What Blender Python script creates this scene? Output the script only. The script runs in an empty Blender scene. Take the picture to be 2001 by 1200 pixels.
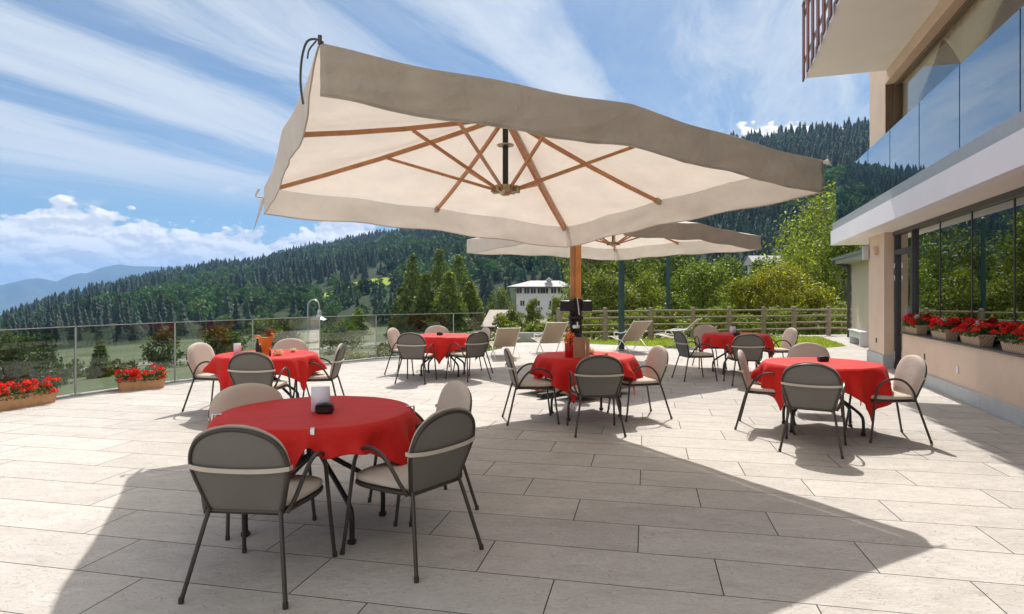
import bpy, math, random
import numpy as np
from mathutils import Vector, Matrix, Quaternion, noise
R=math.radians
scene=bpy.context.scene
C=scene.collection

# ------------------------------------------------------------------ camera
F=1217.0; HZ=577.0; CH=1.5            # focal (px of the 2001 px photo), horizon row, eye height
cam=bpy.data.cameras.new('camera'); camo=bpy.data.objects.new('camera',cam); C.objects.link(camo)
camo.location=(0,0,CH); camo.rotation_euler=(R(90),0,0)
cam.sensor_width=36; cam.lens=F/2001*36; cam.shift_y=-(600-HZ)/2001; cam.clip_end=40000; cam.clip_start=0.05
scene.camera=camo

# ------------------------------------------------------------------ light
SD=Vector((0.12,0.73,1.0)).normalized()          # towards the sun
sl=bpy.data.lights.new('sun','SUN'); sl.energy=3.9; sl.angle=R(0.53); sl.color=(1.0,0.965,0.915)
so=bpy.data.objects.new('sun',sl); C.objects.link(so); so.rotation_euler=SD.to_track_quat('Z','Y').to_euler(); so.location=(3,20,30)
scene.view_settings.view_transform='Standard'; scene.view_settings.look='None'
scene.view_settings.exposure=0.50; scene.view_settings.gamma=1.0
scene.cycles.use_denoising=True
try: scene.cycles.denoiser='OPENIMAGEDENOISE'
except Exception: pass
scene.cycles.max_bounces=8; scene.cycles.transparent_max_bounces=16; scene.cycles.diffuse_bounces=3
scene.cycles.sample_clamp_indirect=6; scene.cycles.volume_bounces=0
scene.cycles.caustics_reflective=False; scene.cycles.caustics_refractive=False

# ------------------------------------------------------------------ node helper
class NT:
    def __init__(s,tree): s.t=tree; s.n=tree.nodes; s.l=tree.links
    def add(s,typ,**kw):
        nd=s.n.new(typ)
        for k,v in kw.items():
            if k=='ins':
                for i,val in v.items():
                    if isinstance(val,bpy.types.NodeSocket): s.l.new(val,nd.inputs[i])
                    else: nd.inputs[i].default_value=val
            else: setattr(nd,k,v)
        return nd
    def m(s,op,a,b=None,c=None,clamp=False):
        ins={0:a}
        if b is not None: ins[1]=b
        if c is not None: ins[2]=c
        return s.add('ShaderNodeMath',operation=op,use_clamp=clamp,ins=ins).outputs[0]
    def noise(s,vec,scale=5,detail=4,rough=.5,dist=0,lac=2.0):
        return s.add('ShaderNodeTexNoise',ins={'Vector':vec,'Scale':scale,'Detail':detail,'Roughness':rough,'Distortion':dist,'Lacunarity':lac}).outputs[0]
    def ramp(s,fac,stops,interp='LINEAR'):
        nd=s.add('ShaderNodeValToRGB',ins={0:fac}); cr=nd.color_ramp; cr.interpolation=interp
        while len(cr.elements)>1: cr.elements.remove(cr.elements[-1])
        first=True
        for p,c in stops:
            if not isinstance(c,(tuple,list)): c=(c,c,c,1)
            if len(c)==3: c=(*c,1)
            if first: e=cr.elements[0]; e.position=p; first=False
            else: e=cr.elements.new(p)
            e.color=c
        return nd.outputs[0]
    def mixc(s,fac,a,b,blend='MIX'):
        nd=s.add('ShaderNodeMix',data_type='RGBA',blend_type=blend)
        for i,v in ((0,fac),(6,a),(7,b)):
            if isinstance(v,bpy.types.NodeSocket): s.l.new(v,nd.inputs[i])
            else: nd.inputs[i].default_value=(*v,1) if isinstance(v,(tuple,list)) and len(v)==3 else v
        return nd.outputs[2]
    def sstep(s,x,a,b):
        return s.add('ShaderNodeMapRange',interpolation_type='SMOOTHSTEP',ins={0:x,1:a,2:b,3:0.0,4:1.0}).outputs[0]

# ------------------------------------------------------------------ world: sky with cirrus and cumulus
w=bpy.data.worlds.new('World'); scene.world=w; w.use_nodes=True
T=NT(w.node_tree); T.n.clear()
out=T.add('ShaderNodeOutputWorld'); bg=T.add('ShaderNodeBackground'); T.l.new(bg.outputs[0],out.inputs[0])
SKYS=0.11; bg.inputs[1].default_value=SKYS
sky=T.add('ShaderNodeTexSky',sky_type='NISHITA'); sky.sun_disc=False
sky.sun_elevation=math.asin(SD.z); sky.sun_rotation=math.atan2(SD.x,SD.y)
sky.altitude=1000; sky.air_density=1.0; sky.dust_density=0.3; sky.ozone_density=2.0
tc=T.add('ShaderNodeTexCoord'); dirv=tc.outputs['Generated']
sx=T.add('ShaderNodeSeparateXYZ',ins={0:dirv}); X_,Y_,Z_=sx.outputs
el=T.m('MULTIPLY',T.m('ARCSINE',Z_),57.2958)
az=T.m('MULTIPLY',T.m('ARCTAN2',X_,Y_),57.2958)
zz=T.m('MAXIMUM',Z_,0.03)
px_=T.m('DIVIDE',X_,zz); py_=T.m('DIVIDE',Y_,zz)
c20,s20=math.cos(R(20)),math.sin(R(20))
cross=T.m('SUBTRACT',T.m('MULTIPLY',px_,c20),T.m('MULTIPLY',py_,s20))
along=T.m('ADD',T.m('MULTIPLY',px_,s20),T.m('MULTIPLY',py_,c20))
v1=T.add('ShaderNodeCombineXYZ',ins={0:cross,1:T.m('MULTIPLY',along,.45),2:0.0}).outputs[0]
wrp=T.noise(v1,.8,3,.5); wrp2=T.m('SUBTRACT',wrp,.5)
crossw=T.m('ADD',cross,T.m('MULTIPLY',wrp2,.8))
# broad coverage by band (position across the streaks)
t=T.add('ShaderNodeMapRange',ins={0:crossw,1:-7.0,2:3.0,3:0.0,4:1.0}).outputs[0]
def bp(c): return (c+7)/10
cov=T.ramp(t,[(bp(-6.6),.55),(bp(-5.6),.62),(bp(-4.9),.85),(bp(-4.0),.85),(bp(-3.35),.25),(bp(-3.0),.8),(bp(-2.5),.82),(bp(-2.1),.22),
              (bp(-1.8),.62),(bp(-1.35),.66),(bp(-1.1),.10),(bp(-.82),.72),(bp(-.68),.70),(bp(-.5),.12),(bp(-.1),.5),(bp(.35),.62),(bp(.9),.45),(bp(1.6),.6),(bp(2.6),.4)],'EASE')
v2=T.add('ShaderNodeCombineXYZ',ins={0:T.m('MULTIPLY',crossw,1.9),1:T.m('MULTIPLY',along,.33),2:3.0}).outputs[0]
n1=T.noise(v2,1.5,9,.66,.9)
v3=T.add('ShaderNodeCombineXYZ',ins={0:T.m('MULTIPLY',cross,5.5),1:T.m('MULTIPLY',along,1.1),2:7.0}).outputs[0]
n2=T.noise(v3,2.0,6,.6,.9)
d0=T.m('ADD',T.m('ADD',T.m('MULTIPLY',cov,.80),T.m('MULTIPLY',n1,1.05)),T.m('MULTIPLY',n2,.26))
cir=T.m('MULTIPLY',T.sstep(d0,.66,1.46),.93)
cir=T.m('MAXIMUM',cir,T.m('ADD',.10,T.m('MULTIPLY',T.sstep(n1,.3,.75),.22)))
cir=T.m('MULTIPLY',cir,T.sstep(el,6.0,10.5))
# cumulus bank
azn=T.add('ShaderNodeMapRange',ins={0:az,1:-70.0,2:70.0,3:0.0,4:1.0}).outputs[0]
def ap(a): return (a+70)/140
def eh(e): return e/12
prof=T.ramp(azn,[(0,eh(5.5)),(ap(-50),eh(4.5)),(ap(-41),eh(4.6)),(ap(-37.5),eh(6.1)),(ap(-35),eh(6.5)),(ap(-31),eh(5.9)),(ap(-28),eh(5.4)),(ap(-24),eh(5.6)),(ap(-20),eh(4.9)),(ap(-17.5),eh(6.3)),(ap(-13),eh(6.5)),(ap(-9),eh(5.2)),(ap(-4),eh(3)),(ap(5),eh(6)),(ap(22),eh(14.2)),(ap(24.5),eh(13.6)),(ap(30),eh(8)),(1,eh(6))],'EASE')
ptop=T.m('ADD',T.m('MULTIPLY',prof,12.0),.45)
dv=T.add('ShaderNodeCombineXYZ',ins={0:T.m('MULTIPLY',az,.10),1:T.m('MULTIPLY',el,.16),2:0.0}).outputs[0]
cn=T.noise(dv,3.0,10,.58,.15)
vor=T.add('ShaderNodeTexVoronoi',feature='SMOOTH_F1',ins={'Vector':dv,'Scale':5.5,'Smoothness':.5}).outputs[0]
vor2=T.add('ShaderNodeTexVoronoi',feature='SMOOTH_F1',ins={'Vector':dv,'Scale':13.0,'Smoothness':.4}).outputs[0]
edge=T.m('ADD',T.m('ADD',T.m('SUBTRACT',ptop,el),T.m('MULTIPLY',T.m('SUBTRACT',cn,.5),4.0)),T.m('MULTIPLY',T.m('SUBTRACT',.42,vor),1.6))
edge=T.m('ADD',edge,T.m('MULTIPLY',T.m('SUBTRACT',.4,vor2),1.1))
cum=T.m('MULTIPLY',T.sstep(edge,-.05,.45),.98)
# small loose puffs
cn2=T.noise(T.add('ShaderNodeCombineXYZ',ins={0:T.m('MULTIPLY',az,.05),1:T.m('MULTIPLY',el,.16),2:9.3}).outputs[0],3.1,7,.5)
puff=T.m('MULTIPLY',T.sstep(cn2,.60,.72),T.m('MULTIPLY',T.sstep(el,6.0,7.0),T.sstep(el,10.5,8.5)))
puff=T.m('MULTIPLY',puff,.8)
dv2=T.add('ShaderNodeVectorMath',operation='ADD',ins={0:dv,1:(.02,.045,0)}).outputs[0]
cnb=T.noise(dv2,3.0,10,.58,.15)
vorb=T.add('ShaderNodeTexVoronoi',feature='SMOOTH_F1',ins={'Vector':dv2,'Scale':5.5,'Smoothness':.5}).outputs[0]
relief=T.m('ADD',T.m('MULTIPLY',T.m('SUBTRACT',cn,cnb),9.0),T.m('MULTIPLY',T.m('SUBTRACT',vorb,vor),2.6))
lit=T.m('ADD',T.m('ADD',.52,relief),T.m('MULTIPLY',T.m('SUBTRACT',cn,.5),-.6),clamp=True)
K=1/SKYS
cumc=T.mixc(lit,(.70*K,.68*K,.68*K),(1.08*K,1.02*K,.96*K))
circ=(.56*K,.60*K,.64*K)
skyc=T.mixc(1.0,sky.outputs[0],(.47,.58,.625),'MULTIPLY')
c1=T.mixc(cir,skyc,circ); c1=T.mixc(puff,c1,(.58*K,.60*K,.63*K)); c2=T.mixc(cum,c1,cumc)
# added fill, out of view: warm glow round the sun, bright cloud behind camera
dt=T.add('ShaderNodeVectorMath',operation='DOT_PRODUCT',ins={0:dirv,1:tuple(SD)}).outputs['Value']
fill_glow=T.m('POWER',T.m('MAXIMUM',dt,0.0),34.0)
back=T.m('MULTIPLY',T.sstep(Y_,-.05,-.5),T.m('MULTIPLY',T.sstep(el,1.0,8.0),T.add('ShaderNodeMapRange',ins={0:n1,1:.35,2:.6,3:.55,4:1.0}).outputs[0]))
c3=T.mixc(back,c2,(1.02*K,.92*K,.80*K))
c4=T.mixc(1.0,c3,T.mixc(fill_glow,(0,0,0),(5.5*K,5.0*K,4.4*K)),'ADD')
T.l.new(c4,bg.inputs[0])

# ------------------------------------------------------------------ materials
def newmat(name):
    m=bpy.data.materials.new(name); m.use_nodes=True; t=NT(m.node_tree); b=t.n['Principled BSDF']; return m,t,b
def pmat(name,col,rough=.6,metal=0,var=.10,scale=6,bump=0,bscale=60,attr=False,spec=.5,dirt=0):
    m,t,b=newmat(name)
    tcn=t.add('ShaderNodeTexCoord').outputs['Object']
    n=t.noise(tcn,scale,5,.6)
    f=t.add('ShaderNodeMapRange',ins={0:n,1:.25,2:.75,3:1-var,4:1+var}).outputs[0]
    base=t.mixc(1.0,(*col,1),t.add('ShaderNodeCombineColor',ins={0:f,1:f,2:f}).outputs[0],'MULTIPLY')
    if attr:
        a=t.add('ShaderNodeAttribute',attribute_name='tint').outputs['Color']
        base=t.mixc(1.0,base,a,'MULTIPLY')
    t.l.new(base,b.inputs['Base Color'])
    b.inputs['Roughness'].default_value=rough; b.inputs['Metallic'].default_value=metal
    b.inputs['Specular IOR Level'].default_value=spec
    if bump:
        bn=t.noise(tcn,bscale,5,.6)
        bb=t.add('ShaderNodeBump',ins={'Strength':bump,'Distance':.01,'Height':bn}); t.l.new(bb.outputs[0],b.inputs['Normal'])
    return m
def leafmat(name,col,transl=.35,rough=.55,attr=True,var=.25,scale=.7):
    m,t,b=newmat(name)
    tcn=t.add('ShaderNodeTexCoord').outputs['Object']
    n=t.noise(tcn,scale,4,.6)
    f=t.add('ShaderNodeMapRange',ins={0:n,1:.3,2:.7,3:1-var,4:1+var}).outputs[0]
    base=t.mixc(1.0,(*col,1),t.add('ShaderNodeCombineColor',ins={0:f,1:f,2:f}).outputs[0],'MULTIPLY')
    if attr:
        a=t.add('ShaderNodeAttribute',attribute_name='tint').outputs['Color']
        base=t.mixc(1.0,base,a,'MULTIPLY')
    t.l.new(base,b.inputs['Base Color']); b.inputs['Roughness'].default_value=rough; b.inputs['Specular IOR Level'].default_value=.3
    tr=t.add('ShaderNodeBsdfTranslucent'); tb=t.mixc(1.0,base,(1.25,1.35,.6),'MULTIPLY'); t.l.new(tb,tr.inputs[0])
    mx=t.add('ShaderNodeMixShader',ins={0:transl,1:b.outputs[0],2:tr.outputs[0]})
    t.l.new(mx.outputs[0],t.n['Material Output'].inputs[0])
    return m
def glassmat(name,tint,ior=1.5,base=0.0,gain=1.0,gcol=(1,1,1),rough=0.0,wave=0):
    m,t,b=newmat(name); t.n.remove(b)
    fr=t.add('ShaderNodeFresnel',ins={'IOR':ior})
    fac=t.m('ADD',t.m('MULTIPLY',fr.outputs[0],gain),base,clamp=True)
    tr=t.add('ShaderNodeBsdfTransparent',ins={0:(*tint,1)}); gl=t.add('ShaderNodeBsdfGlossy',ins={0:(*gcol,1),'Roughness':rough})
    if wave:
        tcn=t.add('ShaderNodeTexCoord').outputs['Object']
        bb=t.add('ShaderNodeBump',ins={'Strength':wave,'Distance':.02,'Height':t.noise(tcn,.9,2,.5)}); t.l.new(bb.outputs[0],gl.inputs['Normal'])
    mx=t.add('ShaderNodeMixShader',ins={0:fac,1:tr.outputs[0],2:gl.outputs[0]})
    t.l.new(mx.outputs[0],t.n['Material Output'].inputs[0]); return m
def fabricmat(name,col,transl,rough=.9,wv=0,crease=.0,tcol=None,stain=.06):
    m,t,b=newmat(name)
    tcn=t.add('ShaderNodeTexCoord').outputs['Object']
    n=t.noise(tcn,2.2,6,.65)
    f=t.add('ShaderNodeMapRange',ins={0:n,1:.3,2:.7,3:1-stain,4:1+stain}).outputs[0]
    base=t.mixc(1.0,(*col,1),t.add('ShaderNodeCombineColor',ins={0:f,1:f,2:f}).outputs[0],'MULTIPLY')
    t.l.new(base,b.inputs['Base Color']); b.inputs['Roughness'].default_value=rough; b.inputs['Specular IOR Level'].default_value=.2
    if 'cloth' in name: b.inputs['Specular IOR Level'].default_value=.30; b.inputs['Sheen Weight'].default_value=.08; b.inputs['Sheen Tint'].default_value=(1,.5,.4,1); b.inputs['Sheen Roughness'].default_value=.5
    h=None
    if wv:
        wa=t.add('ShaderNodeTexWave',bands_direction='X',ins={'Vector':tcn,'Scale':wv}).outputs[1]
        wb=t.add('ShaderNodeTexWave',bands_direction='Z',ins={'Vector':tcn,'Scale':wv}).outputs[1]
        h=t.m('ADD',wa,wb); bb=t.add('ShaderNodeBump',ins={'Strength':.35,'Distance':.002,'Height':h}); t.l.new(bb.outputs[0],b.inputs['Normal'])
    if crease:
        h=t.noise(tcn,3.5,4,.55,.8)
        if 'cloth' in name:
            q=t.add('ShaderNodeSeparateXYZ',ins={0:tcn}).outputs; wn=t.m('MULTIPLY',t.noise(tcn,2.0,2,.5),.02)
            for ax,o_ in ((0,.11),(0,-.32),(1,.05),(1,-.38),(1,.40)): h=t.m('ADD',h,t.m('MULTIPLY',t.sstep(t.m('ABSOLUTE',t.m('SUBTRACT',t.m('ADD',q[ax],wn),o_)),.006,.0),.25))
        bb=t.add('ShaderNodeBump',ins={'Strength':crease,'Distance':.03,'Height':h}); t.l.new(bb.outputs[0],b.inputs['Normal'])
    if transl:
        tr=t.add('ShaderNodeBsdfTranslucent'); t.l.new(t.mixc(1.0,base,(*(tcol or (1,1,1)),1),'MULTIPLY'),tr.inputs[0])
        mx=t.add('ShaderNodeMixShader',ins={0:transl,1:b.outputs[0],2:tr.outputs[0]})
        t.l.new(mx.outputs[0],t.n['Material Output'].inputs[0])
    return m

# paving: long slabs, one third bond, worn stone
def paving():
    m,t,b=newmat('paving_stone')
    tcn=t.add('ShaderNodeTexCoord').outputs['Object']
    s=t.add('ShaderNodeSeparateXYZ',ins={0:tcn}); X,Y,_=s.outputs
    e1=t.m('SUBTRACT',t.m('MULTIPLY',X,.9776),t.m('MULTIPLY',Y,.2106))
    e2=t.m('ADD',t.m('MULTIPLY',X,.2106),t.m('MULTIPLY',Y,.9776))
    rr=t.m('DIVIDE',t.m('ADD',e2,-3.262+44.1),.441); row=t.m('FLOOR',rr); fv=t.m('SUBTRACT',rr,row)
    uu=t.m('DIVIDE',t.m('ADD',t.m('ADD',e1,.901-42.7),t.m('MULTIPLY',row,.427)),1.281)
    uu=t.m('ADD',uu,200.0); col=t.m('FLOOR',uu); fu=t.m('SUBTRACT',uu,col)
    du=t.m('MULTIPLY',t.m('MINIMUM',fu,t.m('SUBTRACT',1.0,fu)),1.281)
    dv=t.m('MULTIPLY',t.m('MINIMUM',fv,t.m('SUBTRACT',1.0,fv)),.441)
    dmin=t.m('MINIMUM',du,dv)
    joint=t.sstep(dmin,.0034,.0018)
    rnd=t.add('ShaderNodeTexWhiteNoise',noise_dimensions='2D',ins={'Vector':t.add('ShaderNodeCombineXYZ',ins={0:row,1:col,2:0.0}).outputs[0]})
    off=t.add('ShaderNodeVectorMath',operation='MULTIPLY_ADD',ins={0:rnd.outputs[1],1:(37,41,29),2:tcn}).outputs[0]
    # veined, dimpled surface
    mp=t.add('ShaderNodeMapping',ins={'Vector':off,'Rotation':(0,0,.212),'Scale':(1,1.9,1)}).outputs[0]
    cloud=t.noise(mp,3.0,5,.6,.6); fine=t.noise(mp,38,6,.7,1.2); mid=t.noise(mp,11,5,.62,1.5)
    vein=t.add('ShaderNodeTexVoronoi',feature='DISTANCE_TO_EDGE',ins={'Vector':t.add('ShaderNodeVectorMath',operation='MULTIPLY_ADD',ins={0:t.add('ShaderNodeTexNoise',ins={'Vector':mp,'Scale':9.0}).outputs[1],1:(.25,.25,.25),2:mp}).outputs[0],'Scale':11.0}).outputs[0]
    pits=t.sstep(t.noise(off,85,2,.5),.27,.22)
    v=t.m('ADD',t.m('MULTIPLY',cloud,.30),t.m('ADD',t.m('MULTIPLY',mid,.30),t.m('MULTIPLY',fine,.30)))
    base=t.ramp(v,[(.30,(.37,.335,.30)),(.45,(.50,.463,.422)),(.62,(.62,.583,.54))])
    tv=t.add('ShaderNodeMapRange',ins={0:rnd.outputs[0],1:0.0,2:1.0,3:.92,4:1.05}).outputs[0]
    base=t.mixc(1.0,base,t.add('ShaderNodeCombineColor',ins={0:tv,1:tv,2:t.m('MULTIPLY',tv,.99)}).outputs[0],'MULTIPLY')
    big=t.noise(tcn,.35,4,.6); base=t.mixc(t.m('MULTIPLY',t.sstep(big,.48,.72),.35),base,(.34,.30,.26))
    base=t.mixc(t.m('MULTIPLY',pits,.45),base,(.16,.13,.11))
    vs=t.m('MULTIPLY',t.sstep(vein,.05,.0),t.sstep(mid,.5,.62)); base=t.mixc(t.m('MULTIPLY',vs,.55),base,(.22,.19,.165))
    base=t.mixc(joint,base,(.055,.045,.038))
    t.l.new(base,b.inputs['Base Color']); b.inputs['Roughness'].default_value=.85; b.inputs['Specular IOR Level'].default_value=.1
    h=t.m('ADD',t.m('MULTIPLY',fine,.35),t.m('ADD',t.m('MULTIPLY',mid,.9),t.m('MULTIPLY',joint,-2.0)))
    h=t.m('SUBTRACT',h,t.m('MULTIPLY',vs,.4))
    bb=t.add('ShaderNodeBump',ins={'Strength':.9,'Distance':.008,'Height':h}); t.l.new(bb.outputs[0],b.inputs['Normal'])
    return m
M={}
M['paving']=paving()
M['kerb']=pmat('kerb_stone',(.33,.33,.32),.8,var=.12,scale=3,bump=.3)
M['frame']=pmat('bronze_powdercoat',(.060,.050,.042),.36,.35,var=.12,scale=30)
M['sling']=fabricmat('sling_mesh_fabric',(.180,.168,.150),.0,.6,wv=90)
M['cushion']=fabricmat('cushion_canvas',(.52,.455,.38),.0,.9,crease=.25,stain=.05)
M['strap']=fabricmat('strap_webbing',(.56,.50,.42),.0,.85)
M['cloth']=fabricmat('red_tablecloth_fabric',(.72,.020,.014),.24,.6,crease=.45,tcol=(1.1,.7,.7),stain=.05)
M['tablemetal']=pmat('dark_table_steel',(.035,.033,.031),.4,.5)
M['tabletop']=pmat('table_laminate',(.25,.22,.19),.5)
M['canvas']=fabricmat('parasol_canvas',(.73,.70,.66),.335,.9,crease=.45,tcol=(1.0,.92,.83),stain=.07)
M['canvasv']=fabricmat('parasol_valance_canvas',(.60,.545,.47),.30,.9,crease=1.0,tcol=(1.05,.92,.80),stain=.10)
M['wood']=pmat('varnished_wood',(.46,.21,.085),.42,var=.22,scale=9)
M['wood2']=pmat('mast_wood',(.62,.27,.075),.42,var=.2,scale=7)
M['black']=pmat('black_metal',(.02,.02,.021),.45,.3)
M['dgrey']=pmat('dark_grey_post',(.07,.068,.062),.5,.2)
M['galv']=pmat('galvanised_steel',(.46,.48,.50),.35,.8)
M['brass']=pmat('aged_brass',(.42,.33,.20),.4,.8)
M['steel']=pmat('brushed_steel',(.60,.63,.61),.3,.9)
M['white']=pmat('white_plastic',(.78,.77,.78),.4,var=.03)
M['whitem']=pmat('white_painted_metal',(.70,.69,.62),.4,var=.05)
M['chrome']=pmat('clip_metal',(.75,.75,.75),.25,1.0,var=.03)
M['beige']=fabricmat('beige_lounge_mesh',(.47,.38,.28),.15,.85,wv=60)
M['terracotta']=pmat('terracotta_plastic',(.56,.31,.15),.7,var=.22,scale=9,bump=.3,bscale=40)
M['wicker']=None
M['stucco']=pmat('peach_stucco',(.74,.56,.42),.9,var=.08,scale=1.5,bump=.35,bscale=140)
M['cream']=pmat('cream_stucco',(.62,.53,.40),.9,var=.05,scale=1.5,bump=.3,bscale=120)
M['fascia']=pmat('white_fascia_paint',(.84,.82,.84),.65,var=.03,scale=1.2)
M['soffit']=pmat('soffit_paint',(.86,.81,.75),.85,var=.03,scale=1.0)
M['grey']=pmat('grey_stone_plinth',(.50,.52,.52),.7,var=.08,scale=4,bump=.2)
M['greymetal']=pmat('grey_window_metal',(.075,.07,.068),.4,.3)
M['clampmetal']=pmat('balcony_edge_metal',(.45,.46,.45),.5,.4,var=.04)
M['brownframe']=pmat('brown_window_frame',(.20,.135,.085),.5)
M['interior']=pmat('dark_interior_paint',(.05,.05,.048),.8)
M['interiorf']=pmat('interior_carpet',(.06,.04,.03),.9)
M['curtain']=fabricmat('cream_curtain',(.84,.78,.58),.2,.9,crease=.4)
M['redcurtain']=fabricmat('red_curtain',(.42,.02,.05),.1,.9)
M['blind']=fabricmat('cream_blind',(.74,.66,.54),.2,.9)
M['brownboard']=pmat('brown_balcony_board',(.15,.045,.032),.55,var=.2)
M['glassb']=glassmat('balustrade_glass',(.70,.765,.735),1.5,.008,.55)
M['glassu']=glassmat('balcony_glass',(.80,.88,.84),1.5,.24,1.3,(.92,.97,1.0))
M['glassw']=glassmat('window_glass',(.34,.36,.32),1.7,.12,1.7,(.95,1.0,1.0),wave=.03)
M['glassup']=glassmat('upper_window_glass',(.97,.97,.95),1.45,.0,.4)
M['lens']=pmat('lamp_glass',(.7,.72,.7),.1)
M['soil']=pmat('potting_soil',(.05,.035,.025),.95,bump=.6)
M['leaf']=leafmat('geranium_leaf',(.05,.11,.03),.3,scale=12)
M['petal']=leafmat('red_petal',(.72,.012,.012),.25,scale=20,var=.3)
M['orangepetal']=leafmat('orange_petal',(.75,.22,.05),.3,scale=20)
M['orange']=pmat('orange_paper',(.62,.24,.035),.7)
M['card']=pmat('white_card',(.74,.72,.80),.6,var=.03)
M['redpot']=pmat('red_glazed_pot',(.50,.008,.008),.25)
M['tanboard']=pmat('tan_menu_board',(.42,.24,.14),.6)
M['bottle']=pmat('dark_glass_bottle',(.012,.009,.010),.35)
M['bark']=pmat('tree_bark',(.10,.075,.055),.9,var=.3,scale=4,bump=.5,bscale=10)
M['birchbark']=pmat('pale_bark',(.30,.27,.23),.9,var=.4,scale=3,bump=.3,bscale=8)
M['fencewood']=pmat('weathered_fence_wood',(.25,.205,.155),.85,var=.22,scale=5,bump=.4,bscale=20)
M['netgreen']=pmat('dark_green_mast_paint',(.012,.06,.055),.5)
M['housewhite']=pmat('white_house_render',(.58,.60,.62),.85,var=.05,scale=.5)
M['roofgrey']=pmat('grey_roof',(.42,.41,.40),.8,var=.12,scale=.8)
M['roofpale']=pmat('pale_roof',(.44,.39,.33),.8,var=.12,scale=.8)
M['win']=pmat('far_window_glass',(.05,.05,.055),.15)
M['wallstone']=pmat('low_grey_wall',(.30,.31,.28),.85,var=.15,scale=3,bump=.3)

def wickermat():
    m,t,b=newmat('cream_wicker'); tcn=t.add('ShaderNodeTexCoord').outputs['Object']
    ch=t.add('ShaderNodeTexWave',bands_direction='DIAGONAL',ins={'Vector':tcn,'Scale':13.0,'Distortion':2.0}).outputs[1]
    ch2=t.add('ShaderNodeTexWave',bands_direction='Z',ins={'Vector':tcn,'Scale':26.0,'Distortion':1.0}).outputs[1]
    h=t.m('MULTIPLY',ch,ch2); base=t.ramp(h,[(0,(.40,.27,.165)),(.5,(.62,.46,.30)),(1,(.72,.57,.40))])
    t.l.new(base,b.inputs['Base Color']); b.inputs['Roughness'].default_value=.8
    bb=t.add('ShaderNodeBump',ins={'Strength':.9,'Distance':.006,'Height':h}); t.l.new(bb.outputs[0],b.inputs['Normal']); return m
M['wicker']=wickermat()
def grassmat(name,a,b_,sc=2.0):
    m,t,b=newmat(name); tcn=t.add('ShaderNodeTexCoord').outputs['Object']
    n=t.noise(tcn,sc,6,.65); n2=t.noise(tcn,sc*18,4,.6)
    v=t.m('ADD',t.m('MULTIPLY',n,.6),t.m('MULTIPLY',n2,.4)); base=t.ramp(v,[(.35,a),(.65,b_)])
    t.l.new(base,b.inputs['Base Color']); b.inputs['Roughness'].default_value=.95; b.inputs['Specular IOR Level'].default_value=.1
    bb=t.add('ShaderNodeBump',ins={'Strength':.7,'Distance':.04,'Height':n2}); t.l.new(bb.outputs[0],b.inputs['Normal']); return m
M['lawn']=grassmat('lawn_grass',(.17,.23,.02),(.28,.34,.05))
M['blade']=leafmat('grass_blade',(.27,.35,.05),.35,scale=3)
M['forestleaf']=leafmat('forest_needles',(.028,.058,.036),.22,.7,var=.2,scale=.02)
M['treeleaf']=leafmat('tree_leaf',(.12,.155,.042),.36,scale=.6)

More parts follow.
